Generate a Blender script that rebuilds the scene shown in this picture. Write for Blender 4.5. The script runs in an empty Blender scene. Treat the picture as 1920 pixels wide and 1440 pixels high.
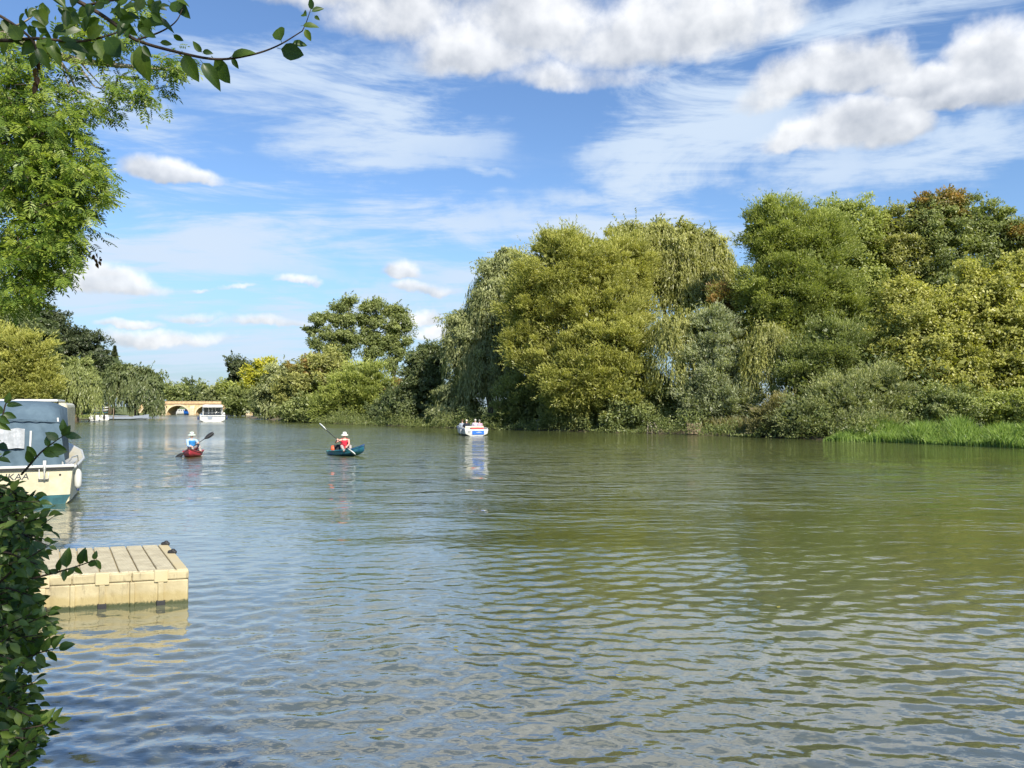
import bpy, math, random
import numpy as np
from mathutils import Vector, Matrix
R = math.radians
random.seed(7)
RNG = np.random.default_rng(11)
S = bpy.context.scene
COL = S.collection

# ------------------------------------------------------------------ camera
F = 1387.0                       # focal length in pixels of the 1920 px wide photograph
CAMH = 2.2
PITCH = math.atan(43.0 / F)
cam_d = bpy.data.cameras.new('camera'); cam = bpy.data.objects.new('camera', cam_d); COL.objects.link(cam)
cam_d.sensor_width = 36.0; cam_d.lens = F / 1920 * 36.0
cam_d.clip_start = 0.05; cam_d.clip_end = 9000
cam.location = (0, 0, CAMH); cam.rotation_euler = (R(90) + PITCH, 0, 0)
S.camera = cam

# ------------------------------------------------------------------ node helper
class V:
    """a socket wrapped so that maths can be written as maths"""
    def __init__(s, nt, sock): s.nt = nt; s.s = sock
    def _m(s, op, *a, clamp=False):
        n = s.nt.nodes.new('ShaderNodeMath'); n.operation = op; n.use_clamp = clamp
        for i, x in enumerate((s,) + a):
            if isinstance(x, V): s.nt.links.new(x.s, n.inputs[i])
            else: n.inputs[i].default_value = x
        return V(s.nt, n.outputs[0])
    def __add__(s, o): return s._m('ADD', o)
    def __sub__(s, o): return s._m('SUBTRACT', o)
    def __mul__(s, o): return s._m('MULTIPLY', o)
    def __truediv__(s, o): return s._m('DIVIDE', o)
    def max(s, o): return s._m('MAXIMUM', o)
    def min(s, o): return s._m('MINIMUM', o)
    def abs(s): return s._m('ABSOLUTE')
    def pow(s, o): return s._m('POWER', o)
    def gt(s, o): return s._m('GREATER_THAN', o)
    def clamp(s): return s._m('ADD', 0.0, clamp=True)
    def smooth(s, a, b):
        n = s.nt.nodes.new('ShaderNodeMapRange'); n.interpolation_type = 'SMOOTHSTEP'
        s.nt.links.new(s.s, n.inputs[0]); n.inputs[1].default_value = a; n.inputs[2].default_value = b
        return V(s.nt, n.outputs[0])
def node(nt, t, **k):
    n = nt.nodes.new(t)
    for a, b in k.items(): setattr(n, a, b)
    return n
def put(nt, val, inp):
    if isinstance(val, V): nt.links.new(val.s, inp)
    elif isinstance(val, bpy.types.NodeSocket): nt.links.new(val, inp)
    else:
        if isinstance(val, (tuple, list)) and len(val) == 3 and inp.type == 'RGBA': val = (*val, 1)
        inp.default_value = val
def noise(nt, vec, scale, detail=4, rough=.55, dist=0.0, lac=2.0):
    n = node(nt, 'ShaderNodeTexNoise')
    if vec is not None: put(nt, vec, n.inputs['Vector'])
    n.inputs['Scale'].default_value = scale; n.inputs['Detail'].default_value = detail
    n.inputs['Roughness'].default_value = rough; n.inputs['Distortion'].default_value = dist; n.inputs['Lacunarity'].default_value = lac
    return V(nt, n.outputs['Fac'])
def mixc(nt, f, a, b, blend='MIX'):
    n = node(nt, 'ShaderNodeMix', data_type='RGBA', blend_type=blend)
    put(nt, f, n.inputs[0]); put(nt, a, n.inputs[6]); put(nt, b, n.inputs[7])
    return n.outputs[2]
def comb(nt, x, y, z):
    n = node(nt, 'ShaderNodeCombineXYZ'); put(nt, x, n.inputs[0]); put(nt, y, n.inputs[1]); put(nt, z, n.inputs[2]); return n.outputs[0]

# ------------------------------------------------------------------ world: sky and clouds
SUN_EL = 38.0
SUN_DIR = Vector((0.50, -0.866, 0)).normalized()         # towards the sun: behind the camera, to the right
sd = Vector((SUN_DIR.x * math.cos(R(SUN_EL)), SUN_DIR.y * math.cos(R(SUN_EL)), math.sin(R(SUN_EL))))
W = bpy.data.worlds.new('World'); S.world = W; W.use_nodes = True
nt = W.node_tree; nt.nodes.clear()
sky = node(nt, 'ShaderNodeTexSky', sky_type='NISHITA', sun_disc=False, sun_elevation=R(SUN_EL),
           sun_rotation=math.atan2(sd.x, sd.y), altitude=50, air_density=1.15, dust_density=0.6, ozone_density=1.6)
SKY_STRENGTH = 0.098
def px2ang(px, py):
    x = (px - 960) / F; y = -(py - 720) / F
    d = Vector((x, math.cos(PITCH) - y * math.sin(PITCH), math.sin(PITCH) + y * math.cos(PITCH))).normalized()
    return math.atan2(d.x, d.y), math.asin(d.z)
tc = node(nt, 'ShaderNodeTexCoord'); sep = node(nt, 'ShaderNodeSeparateXYZ'); nt.links.new(tc.outputs['Generated'], sep.inputs[0])
dx, dy, dz = (V(nt, sep.outputs[i]) for i in range(3))
az = dx._m('ARCTAN2', dy); el = dz._m('ARCSINE')
# warp
D3 = tc.outputs['Generated']
w1 = noise(nt, D3, 5.0, 3, .5); 
wv = node(nt, 'ShaderNodeTexNoise'); nt.links.new(D3, wv.inputs['Vector']); wv.inputs['Scale'].default_value = 9; wv.inputs['Detail'].default_value = 5; wv.inputs['Roughness'].default_value = .6
ws = node(nt, 'ShaderNodeSeparateColor'); nt.links.new(wv.outputs['Color'], ws.inputs[0])
wa = (V(nt, ws.outputs[0]) - .5); wb = (V(nt, ws.outputs[1]) - .5)
azw = az + wa * .085; elw = el + wb * .055
def blobs(lst, A, E, flat=2.2):
    """highest of several soft ellipses on the sky and how high inside it the direction lies"""
    Fm = None; Bm = None
    for (px, py, rx, ry, g) in lst:
        a, e = px2ang(px, py)
        ra = rx / F * .93; re = ry / F * .93
        x = (A - a) * (1 / ra); y0 = (E - e) * (1 / re)
        y = y0.max(y0 * -flat)
        f = (x * x + y * y) * -1.0 + g
        if Fm is None: Fm = f; Bm = y0
        else:
            s = (f - Fm).smooth(-.7, .7); Bm = Bm + (y0 - Bm) * s; Fm = Fm.max(f)
    return Fm, Bm
CUM = [(880,110,150,70,1),(1000,50,170,100,1),(760,40,160,80,.9),(1180,80,170,90,1),(1330,60,150,95,1),(1460,40,90,60,.8),(1080,150,190,50,.5),
       (700,-20,300,70,1),(1000,-480,900,210,.75),(1700,-900,1000,320,.85),(1250,-80,420,110,1),
       (1500,165,85,52,1.15),(1590,150,110,60,1.2),(1660,125,60,50,1),(1740,165,100,42,1.1),(1860,120,60,62,1.15),(1920,150,90,80,1.2),(1430,195,90,42,.6),(1800,185,130,36,1),
       (1520,258,90,36,1.2),(1600,250,95,56,1.25),(1665,240,60,48,1.2),
       (290,328,66,34,1.05),(350,336,60,22,.8),(195,525,78,40,1.15),(245,535,60,26,.9),(150,530,50,26,.9),
       (770,520,45,28,.9),(810,550,70,20,.7),(795,600,60,24,.8),(830,625,70,20,.8),(550,535,34,14,.55),(440,545,60,10,.4),(370,545,30,8,.4),
       (300,640,150,24,.6),(470,612,130,16,.55),(360,598,70,16,.6),(240,610,60,12,.5)]
Fc, Bc = blobs(CUM, azw, elw)
fine = noise(nt, D3, 15, 8, .60); big = noise(nt, D3, 7, 4, .5)
dens = (Fc + (fine - .5) * 1.8 + (big - .5) * 1.3) + .20
cum = dens.smooth(-.32, .95)
# light from above right: compare noise a little higher up
off = node(nt, 'ShaderNodeVectorMath', operation='ADD'); nt.links.new(D3, off.inputs[0]); off.inputs[1].default_value = (.012, 0, .022)
fine2 = noise(nt, off.outputs[0], 15, 3, .55); big2 = noise(nt, off.outputs[0], 7, 4, .5)
relief = (fine - fine2) * 1.7 + (big - big2) * 2.0
bright = (Bc * .46 + .52 + relief - dens.smooth(.7, 2.2) * .16).clamp()
# thin high cloud
pz = dz.max(0.0) + .10
P = comb(nt, dx / pz, dy / pz, 0.0)
mp = node(nt, 'ShaderNodeMapping'); nt.links.new(P, mp.inputs[0]); mp.inputs['Rotation'].default_value = (0, 0, R(38)); mp.inputs['Scale'].default_value = (.55, 2.2, 1)
mp2 = node(nt, 'ShaderNodeMapping'); nt.links.new(P, mp2.inputs[0]); mp2.inputs['Rotation'].default_value = (0, 0, R(-12)); mp2.inputs['Scale'].default_value = (.5, 1.7, 1)
s1 = noise(nt, mp.outputs[0], 1.7, 9, .63, .8); AE = comb(nt, az, el, 0.0)
def streak(rot, sc, seedv):
    m_ = node(nt, 'ShaderNodeMapping'); nt.links.new(AE, m_.inputs[0]); m_.inputs['Rotation'].default_value = (0, 0, R(rot)); m_.inputs['Location'].default_value = (seedv, 0, 0); m_.inputs['Scale'].default_value = sc
    return noise(nt, m_.outputs[0], 1.5, 9, .64, .55)
sl_ = streak(14, (1.9, 9.5, 1), 3.0); sr_ = streak(-42, (2.0, 8.5, 1), 7.0); kk = az.smooth(-.08, .12)
s2 = sl_ + (sr_ - sl_) * kk
CIR = [(1230,330,130,230,1),(1330,200,200,150,1),(1150,420,300,80,.9),(1050,520,300,90,.9),(1650,60,300,60,.8),(1780,280,220,50,.75),(1500,330,260,60,.6),
       (720,220,260,130,.75),(520,130,260,120,.55),(640,300,200,60,.7),(560,430,420,60,.75),(330,460,300,80,.9),(750,440,320,90,.7),(300,560,340,60,.7),(620,600,420,60,.7),(200,250,240,90,.7),(420,360,250,60,.8),(350,660,500,60,.6),(900,320,90,18,.3)]
Fi, _ = blobs(CIR, az + wa * .12, el + wb * .10, 1.0)
cmask = Fi.smooth(-1.1, 1.0)
cir = ((s1 * .45 + s2 * .90) - .725 + cmask * .19).smooth(.0, .20) * (cmask * .95 + .10)
skt = True
veil = (dz.smooth(.0, .22) * -1.0 + 1.0)
sk = node(nt, 'ShaderNodeVectorMath', operation='SCALE'); nt.links.new(sky.outputs[0], sk.inputs[0]); sk.inputs['Scale'].default_value = SKY_STRENGTH
skb = mixc(nt, 1.0, sk.outputs[0], (.72, .88, 1.10), 'MULTIPLY')
base = mixc(nt, veil * .62, skb, (.175, .26, .39))
base = mixc(nt, (cir * .92).clamp(), base, (.42, .50, .605))
ccol = mixc(nt, bright, (.31, .335, .375), (.68, .685, .69))
full = mixc(nt, (cum * .90).clamp(), base, ccol)
# below the horizon the sky is not seen; keep it dim
full = mixc(nt, dz.smooth(-.03, -.005) , (.10, .12, .12), full) if False else full
bg = node(nt, 'ShaderNodeBackground'); nt.links.new(full, bg.inputs[0]); bg.inputs[1].default_value = 1.0
wo = node(nt, 'ShaderNodeOutputWorld'); nt.links.new(bg.outputs[0], wo.inputs[0])
W.cycles.sampling_method = 'MANUAL'; W.cycles.sample_map_resolution = 512

# ------------------------------------------------------------------ sun, exposure
sl = bpy.data.lights.new('sun', 'SUN'); sl.energy = 4.7; sl.angle = R(.6); sl.color = (1, .93, .80)
so = bpy.data.objects.new('sun', sl); COL.objects.link(so); so.rotation_euler = (-sd).to_track_quat('-Z', 'Y').to_euler()
vs = S.view_settings; vs.view_transform = 'Standard'; vs.look = 'None'; vs.exposure = 0.7; vs.gamma = 1; vs.use_curve_mapping = False
S.render.engine = 'CYCLES'
S.cycles.max_bounces = 6; S.cycles.diffuse_bounces = 3; S.cycles.glossy_bounces = 3; S.cycles.transparent_max_bounces = 8
S.cycles.caustics_reflective = False; S.cycles.caustics_refractive = False

# ------------------------------------------------------------------ helpers
def at(px, py, depth):
    """point of the place seen at a photo position, at a given distance ahead of the camera"""
    x = (px - 960) / F; y = -(py - 720) / F
    d = Vector((x, math.cos(PITCH) - y * math.sin(PITCH), math.sin(PITCH) + y * math.cos(PITCH)))
    return Vector((0, 0, CAMH)) + d * (depth / d.y)
def tag(o, label=None, cat=None, group=None, kind=None):
    if label: o['label'] = label
    if cat: o['category'] = cat
    if group: o['group'] = group
    if kind: o['kind'] = kind
    return o
def thing(name, label, cat, loc=(0, 0, 0), rz=0.0, group=None, rot=None):
    o = bpy.data.objects.new(name, None); COL.objects.link(o); o.empty_display_size = .1
    o.location = loc; o.rotation_euler = rot if rot else (0, 0, rz)
    return tag(o, label, cat, group)
def link(name, me, parent=None, mat=None):
    o = bpy.data.objects.new(name, me); COL.objects.link(o)
    if parent: o.parent = parent
    if mat and not me.materials: me.materials.append(mat)
    return o
class G:
    """mesh collector"""
    def __init__(s): s.v = []; s.f = []
    def add(s, vs, fs):
        b = len(s.v); s.v += [tuple(x) for x in vs]; s.f += [tuple(b + i for i in f) for f in fs]; return s
    def box(s, c, d, rz=0.0, M=None):
        x, y, z = (k / 2 for k in d)
        vs = [Vector((a * x, b * y, e * z)) for a in (-1, 1) for b in (-1, 1) for e in (-1, 1)]
        m = M if M is not None else Matrix.Rotation(rz, 3, 'Z')
        vs = [m @ v + Vector(c) for v in vs]
        return s.add(vs, [(0, 1, 3, 2), (4, 6, 7, 5), (0, 4, 5, 1), (2, 3, 7, 6), (0, 2, 6, 4), (1, 5, 7, 3)])
    def loft(s, rings, cap=True, close=True):
        n = len(rings[0]); vs = [p for r in rings for p in r]; fs = []
        for i in range(len(rings) - 1):
            for j in range(n if close else n - 1):
                k = (j + 1) % n
                fs.append((i * n + j, i * n + k, (i + 1) * n + k, (i + 1) * n + j))
        if cap: fs.append(tuple(range(n))[::-1]); fs.append(tuple((len(rings) - 1) * n + j for j in range(n)))
        return s.add(vs, fs)
    def tube(s, pts, rad, n=8, ball=False):
        pts = [Vector(p) for p in pts]
        if not hasattr(rad, '__len__'): rad = [rad] * len(pts)
        rad = list(rad)
        if ball:
            a = (pts[0] - pts[1]).normalized(); b = (pts[-1] - pts[-2]).normalized()
            pre = [(pts[0] + a * rad[0] * k, rad[0] * math.sqrt(max(0, 1 - k * k))) for k in (.95, .7, .4)]
            post = [(pts[-1] + b * rad[-1] * k, rad[-1] * math.sqrt(max(0, 1 - k * k))) for k in (.4, .7, .95)]
            pts = [p for p, _ in pre] + pts + [p for p, _ in post]; rad = [r for _, r in pre] + rad + [r for _, r in post]
        rings = []; u = None
        for i, p in enumerate(pts):
            t = (pts[min(i + 1, len(pts) - 1)] - pts[max(i - 1, 0)]).normalized()
            if u is None: u = t.orthogonal().normalized()
            u = (u - t * u.dot(t))
            u = u.normalized() if u.length > 1e-6 else t.orthogonal().normalized()
            w = t.cross(u)
            rings.append([p + (u * math.cos(2 * math.pi * k / n) + w * math.sin(2 * math.pi * k / n)) * rad[i] for k in range(n)])
        return s.loft(rings)
    def ell(s, c, r, n=12, m=8, M=None):
        rings = []
        for i in range(m + 1):
            ph = math.pi * (i / m) * .996 + .006
            ring = []
            for k in range(n):
                v = Vector((r[0] * math.sin(ph) * math.cos(2 * math.pi * k / n), r[1] * math.sin(ph) * math.sin(2 * math.pi * k / n), -r[2] * math.cos(ph)))
                if M is not None: v = M @ v
                ring.append(v + Vector(c))
            rings.append(ring)
        return s.loft(rings)
    def lathe(s, c, prof, n=16, M=None):
        rings = []
        for (r, z) in prof:
            ring = []
            for k in range(n):
                v = Vector((r * math.cos(2 * math.pi * k / n), r * math.sin(2 * math.pi * k / n), z))
                if M is not None: v = M @ v
                ring.append(v + Vector(c))
            rings.append(ring)
        return s.loft(rings)
    def mesh(s, name, smooth=False):
        me = bpy.data.meshes.new(name); me.from_pydata(s.v, [], s.f); me.update()
        if smooth: me.polygons.foreach_set('use_smooth', [True] * len(me.polygons))
        return me
    def obj(s, name, mat, parent=None, smooth=False, bevel=0.0, seg=2):
        o = link(name, s.mesh(name, smooth), parent, mat)
        if bevel:
            m = o.modifiers.new('bevel', 'BEVEL'); m.width = bevel; m.segments = seg; m.limit_method = 'ANGLE'; m.angle_limit = R(35)
        return o
def npmesh(name, verts, faces, k, mat=None, smooth=False, attr=None):
    """mesh straight from arrays; faces all k-gons"""
    me = bpy.data.meshes.new(name); n = len(faces)
    me.vertices.add(len(verts)); me.vertices.foreach_set('co', np.asarray(verts, dtype=np.float32).ravel())
    me.loops.add(n * k); me.loops.foreach_set('vertex_index', np.asarray(faces, dtype=np.int32).ravel())
    me.polygons.add(n); me.polygons.foreach_set('loop_start', np.arange(0, n * k, k, dtype=np.int32))
    me.polygons.foreach_set('use_smooth', np.full(n, smooth))
    if attr is not None:
        a = me.attributes.new('tint', 'FLOAT', 'POINT'); a.data.foreach_set('value', np.asarray(attr, dtype=np.float32))
    me.update(calc_edges=True)
    if mat: me.materials.append(mat)
    return me

# ------------------------------------------------------------------ materials
def mat(name, col, rough=.6, spec=.4, var=.15, scale=6.0, col2=None, bump=0.0, bscale=40.0, metal=0.0, coat=0.0, trans=0.0):
    m = bpy.data.materials.new(name); m.use_nodes = True; t = m.node_tree; b = t.nodes['Principled BSDF']
    g = node(t, 'ShaderNodeTexCoord')
    n = noise(t, g.outputs['Object'], scale, 6, .6)
    c2 = col2 if col2 else tuple(c * (1 - var * 2.2) for c in col)
    c = mixc(t, n.smooth(.35, .68), c2, col)
    t.links.new(c, b.inputs['Base Color'])
    b.inputs['Roughness'].default_value = rough; b.inputs['Specular IOR Level'].default_value = spec; b.inputs['Metallic'].default_value = metal
    b.inputs['Coat Weight'].default_value = coat
    if bump:
        bn = node(t, 'ShaderNodeBump'); bn.inputs['Strength'].default_value = bump; bn.inputs['Distance'].default_value = .02
        t.links.new(noise(t, g.outputs['Object'], bscale, 5, .6).s, bn.inputs['Height']); t.links.new(bn.outputs[0], b.inputs['Normal'])
    return m
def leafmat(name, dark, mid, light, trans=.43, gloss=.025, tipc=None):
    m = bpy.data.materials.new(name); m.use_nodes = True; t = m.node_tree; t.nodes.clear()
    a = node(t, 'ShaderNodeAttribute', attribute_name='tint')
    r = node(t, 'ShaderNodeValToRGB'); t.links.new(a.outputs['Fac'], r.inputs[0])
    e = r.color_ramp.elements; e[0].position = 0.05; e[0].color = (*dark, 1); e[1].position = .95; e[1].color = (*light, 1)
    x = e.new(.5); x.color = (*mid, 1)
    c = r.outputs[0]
    d = node(t, 'ShaderNodeBsdfDiffuse'); tr = node(t, 'ShaderNodeBsdfTranslucent'); gl = node(t, 'ShaderNodeBsdfGlossy'); gl.inputs['Roughness'].default_value = .42
    t.links.new(c, d.inputs[0])
    c2 = mixc(t, 1.0, c, (1.25, 1.3, .55), 'MULTIPLY'); t.links.new(c2, tr.inputs[0])
    m1 = node(t, 'ShaderNodeMixShader'); m1.inputs[0].default_value = trans; t.links.new(d.outputs[0], m1.inputs[1]); t.links.new(tr.outputs[0], m1.inputs[2])
    m2 = node(t, 'ShaderNodeMixShader'); m2.inputs[0].default_value = gloss; t.links.new(m1.outputs[0], m2.inputs[1]); t.links.new(gl.outputs[0], m2.inputs[2])
    o = node(t, 'ShaderNodeOutputMaterial'); t.links.new(m2.outputs[0], o.inputs[0])
    return m
LM = dict(
 olive  = leafmat('leaf_olive',  (.130,.145,.046), (.270,.280,.085), (.490,.480,.155)),
 yellow = leafmat('leaf_yellow', (.150,.168,.044), (.335,.340,.088), (.600,.580,.165)),
 gold   = leafmat('leaf_gold',   (.190,.215,.030), (.410,.415,.048), (.660,.600,.080)),
 mid    = leafmat('leaf_mid',    (.098,.130,.044), (.205,.242,.082), (.380,.415,.145)),
 bright = leafmat('leaf_bright', (.125,.160,.042), (.260,.300,.078), (.470,.505,.135)),
 dark   = leafmat('leaf_dark',   (.062,.092,.040), (.130,.165,.066), (.250,.285,.115)),
 deep   = leafmat('leaf_deep',   (.038,.058,.029), (.078,.102,.046), (.155,.178,.080)),
 silver = leafmat('leaf_silver', (.135,.162,.090), (.290,.320,.180), (.540,.565,.340)),
 grey   = leafmat('leaf_grey',   (.112,.138,.060), (.240,.268,.115), (.460,.475,.210)),
 rust   = leafmat('leaf_rust',   (0.145,0.106,0.046), (0.304,0.211,0.073), (0.502,0.304,0.106)),
 autumn = leafmat('leaf_autumn', (0.112,0.125,0.037), (0.251,0.218,0.059), (0.475,0.277,0.079)),
 reed   = leafmat('leaf_reed',   (.120,.185,.040), (.245,.355,.080), (.410,.520,.150)),
 straw  = leafmat('leaf_straw',  (.120,.120,.050), (.230,.220,.090), (.400,.350,.160)),
 ash    = leafmat('leaf_ash',    (.065,.115,.020), (.160,.240,.035), (.350,.420,.075), trans=.45),
 plum   = leafmat('leaf_plum',   (.022,.055,.008), (.055,.105,.014), (.130,.190,.024), trans=.50, gloss=.03),
 bush   = leafmat('leaf_bush',   (.030,.070,.012), (.075,.140,.024), (.220,.290,.060), trans=.42, gloss=.04),
 brownleaf = leafmat('leaf_brown', (.05,.025,.012), (.09,.045,.02), (.15,.08,.03)),
)
BARK = mat('bark', (.17,.13,.09), .9, .2, .25, 14, bump=.6, bscale=30)
BARK_D = mat('bark_dark', (.075,.055,.042), .9, .2, .25, 10, bump=.5, bscale=60)
BARK_L = mat('bark_pale', (.36,.31,.24), .85, .2, .2, 14, bump=.4, bscale=50)

# ------------------------------------------------------------------ river outline and ground
RIVER = [(-2.9, 2.1), (-5.2, 5), (-9.5, 8), (-16, 14.5), (-24, 27), (-44, 52), (-64, 88), (-69, 105), (-71, 127), (-79, 152), (-87, 178), (-95.5, 200), (-105, 240), (-118, 300),
         (-80, 300), (-71, 240), (-68, 200), (-54, 150), (-34.6, 113), (-19, 92), (-5.6, 76.3), (6.5, 66.5), (14.4, 58.7), (23.3, 47), (27.6, 39.6), (48, 24), (90, 6), (200, -20),
         (200, -90), (60, -22), (20, -1.5), (8, 1.6), (3, 2.2)]
def river_sd(x, y):
    """signed distance to the bank line, negative in the water"""
    P = np.array(RIVER); Q = np.roll(P, -1, axis=0)
    d = np.full(x.shape, 1e9); ins = np.zeros(x.shape, bool)
    for (x0, y0), (x1, y1) in zip(P, Q):
        ex, ey = x1 - x0, y1 - y0; L = ex * ex + ey * ey
        t = np.clip(((x - x0) * ex + (y - y0) * ey) / L, 0, 1)
        d = np.minimum(d, np.hypot(x - x0 - t * ex, y - y0 - t * ey))
        c = ((y0 > y) != (y1 > y)); xi = x0 + (y - y0) / (ey if abs(ey) > 1e-9 else 1e-9) * ex
        ins ^= c & (x < xi)
    return np.where(ins, -d, d)
def ground_z(x, y):
    s = river_sd(x, y) + .35 * np.sin(x * .9 + y * .37) * np.cos(y * .7 - x * .21)
    near = np.clip(1 - np.hypot(x, y - 2) / 25, 0, 1)
    z = np.where(s > 0, .45 * (1 - np.exp(-s / (.35 + 1.6 * (1 - near)))) + .35 * (1 - np.exp(-s / 12.0)) + .004 * np.clip(s - 20, 0, 400), -np.minimum(-s * (.16 + .2 * (1 - near)), 1.6))
    return z + .05 * np.sin(x * 1.7) * np.sin(y * 1.3 + 1)
def axis(a, b, step, far, g=1.25):
    core = np.arange(a, b + step / 2, step); o = []; p = b; st = step
    while p < far: st *= g; p += st; o.append(p)
    q = []; p = a; st = step
    while p > -far: st *= g; p -= st; q.append(p)
    return np.array(q[::-1] + list(core) + o)
gx = axis(-125, 60, 1.0, 4000); gy = axis(-6, 245, 1.0, 4000)
X, Y = np.meshgrid(gx, gy); Z = ground_z(X, Y)
ny, nx = X.shape
idx = np.arange(nx * ny).reshape(ny, nx)
fc = np.stack([idx[:-1, :-1], idx[:-1, 1:], idx[1:, 1:], idx[1:, :-1]], -1).reshape(-1, 4)
gm = bpy.data.materials.new('bank_soil_and_grass'); gm.use_nodes = True; t = gm.node_tree; b = t.nodes['Principled BSDF']
ge = node(t, 'ShaderNodeNewGeometry'); sp = node(t, 'ShaderNodeSeparateXYZ'); t.links.new(ge.outputs['Position'], sp.inputs[0]); zz = V(t, sp.outputs[2])
n1 = noise(t, ge.outputs['Position'], .35, 6, .6); n2 = noise(t, ge.outputs['Position'], 4.5, 6, .65)
grass = mixc(t, n1.smooth(.35, .65), (.055, .085, .022), (.12, .15, .04)); grass = mixc(t, n2.smooth(.3, .7), grass, (.15, .17, .05))
mud = mixc(t, n2.smooth(.35, .65), (.07, .055, .035), (.17, .135, .085))
t.links.new(mixc(t, (zz + (n2 - .5) * .2).smooth(.15, .42), mud, grass), b.inputs['Base Color']); b.inputs['Roughness'].default_value = .95
bn = node(t, 'ShaderNodeBump'); bn.inputs['Strength'].default_value = .6; bn.inputs['Distance'].default_value = .06; t.links.new(n2.s, bn.inputs['Height']); t.links.new(bn.outputs[0], b.inputs['Normal'])
tag(link('ground', npmesh('ground', np.stack([X, Y, Z], -1).reshape(-1, 3), fc, 4, gm, True)), kind='structure')

# ------------------------------------------------------------------ water
rr = [2.6]
while rr[-1] < 75: rr.append(rr[-1] + max(.016, min(rr[-1] ** 2 / 1628 * 1.25, 1.6)))
while rr[-1] < 420: rr.append(rr[-1] * 1.03)
rr = np.array(rr)
th = np.radians(np.concatenate([np.arange(-180, -42, 6.0), np.arange(-42, 42, .135), np.arange(42, 180, 6.0)]))
RR, TH = np.meshgrid(rr, th, indexing='ij')
WX = RR * np.sin(TH); WY = RR * np.cos(TH)
dr = np.gradient(rr)[:, None] * np.ones_like(TH); ds = RR * np.radians(.135)
cell = np.maximum(ds, dr)
sdist = river_sd(WX, WY)
def vnoise(x, y, s, seed):
    r = np.random.default_rng(seed); o = np.zeros_like(x)
    for i in range(7):
        a = r.uniform(0, 2 * np.pi); k = s * r.uniform(.5, 1.7); o += np.sin((x * np.cos(a) + y * np.sin(a)) * k + r.uniform(0, 6.28))
    return o / 2.6
# the right bank shelters the water below it
rb = np.array([(-54, 150), (-34.6, 113), (-19, 92), (-5.6, 76.3), (6.5, 66.5), (14.4, 58.7), (23.3, 47), (27.6, 39.6), (48, 24), (90, 6)], float)
def dist_line(x, y, P):
    d = np.full(x.shape, 1e9)
    for (x0, y0), (x1, y1) in zip(P[:-1], P[1:]):
        ex, ey = x1 - x0, y1 - y0; t_ = np.clip(((x - x0) * ex + (y - y0) * ey) / (ex * ex + ey * ey), 0, 1)
        d = np.minimum(d, np.hypot(x - x0 - t_ * ex, y - y0 - t_ * ey))
    return d
shelter = np.clip(dist_line(WX, WY, rb) / 26.0, .34, 1.0)
amp = np.clip((RR - 2) / 9 + .45, .55, 1) * shelter * np.clip(.88 + .30 * vnoise(WX * .5, WY, .25, 5) + .2 * vnoise(WX * .4, WY, .08, 6), .3, 1.5)
H = np.zeros_like(WX)
r = np.random.default_rng(3)
NW = 110
for i in range(NW):
    lam = 10 ** r.uniform(math.log10(.06), math.log10(.44))
    a = r.normal(R(95), R(29)); k = 2 * np.pi / lam
    slope = .098 * math.sqrt(2 / NW)
    ph = k * (WX * np.cos(a) + WY * np.sin(a)) + r.uniform(0, 6.28) + .7 * vnoise(WX, WY, .9, 100 + i % 9)
    H += np.clip(lam / (cell * 2.6) - .4, 0, 1) * slope / k * np.sin(ph)
H *= amp
# boat wakes: low long swells
for i in range(10):
    lam = r.uniform(1.8, 4.5); a = r.normal(R(88), R(16)); k = 2 * np.pi / lam
    H += np.clip(lam / (cell * 3) - .4, 0, 1) * .020 * math.sqrt(2 / 10) / k * np.sin(k * (WX * np.cos(a) + WY * np.sin(a)) + r.uniform(0, 6.28)) * np.clip(amp, .4, 1)
nr, nt_ = WX.shape
idx = np.arange(nr * nt_).reshape(nr, nt_)
nxt = np.roll(idx, -1, axis=1)
fc = np.stack([idx[:-1], nxt[:-1], nxt[1:], idx[1:]], -1).reshape(-1, 4)
wm = bpy.data.materials.new('river_water'); wm.use_nodes = True; t = wm.node_tree; t.nodes.clear()
ge = node(t, 'ShaderNodeNewGeometry'); POS = ge.outputs['Position']
sp = node(t, 'ShaderNodeSeparateXYZ'); t.links.new(POS, sp.inputs[0])
at_ = node(t, 'ShaderNodeAttribute', attribute_name='tint'); AMP = V(t, at_.outputs['Fac'])
ml = node(t, 'ShaderNodeVectorMath', operation='MULTIPLY'); t.links.new(POS, ml.inputs[0]); ml.inputs[1].default_value = (.55, 1.25, 1)
py_ = V(t, sp.outputs[1])
farw = py_.smooth(7, 28)
h1 = noise(t, ml.outputs[0], 9.5, 3, .5); h2 = noise(t, ml.outputs[0], 2.6, 3, .5, .4); h3 = noise(t, ml.outputs[0], .9, 2, .5)
vfar = py_.smooth(25, 80) * 1.8 + 1.0
hh = (h1 * (farw * .016 + .004) + h2 * (farw * .095 + .003) * vfar + h3 * farw * .15 * vfar) * AMP
bn = node(t, 'ShaderNodeBump'); bn.inputs['Strength'].default_value = 1; bn.inputs['Distance'].default_value = 1.0; t.links.new(hh.s, bn.inputs['Height'])
fr = node(t, 'ShaderNodeFresnel'); fr.inputs['IOR'].default_value = 1.34; t.links.new(bn.outputs[0], fr.inputs['Normal'])
gl = node(t, 'ShaderNodeBsdfGlossy'); put(t, py_.smooth(15, 90) * .085 + .02, gl.inputs['Roughness']); gl.inputs['Color'].default_value = (1, 1, 1, 1); t.links.new(bn.outputs[0], gl.inputs['Normal'])
sil = noise(t, POS, .35, 5, .6)
bodyc = mixc(t, sil.smooth(.3, .7), (.080, .098, .030), (.104, .120, .040))
bodyc = mixc(t, py_.smooth(3.5, 14) , mixc(t, sil.smooth(.35, .65), (.110, .122, .080), (.145, .150, .100)), bodyc)
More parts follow.
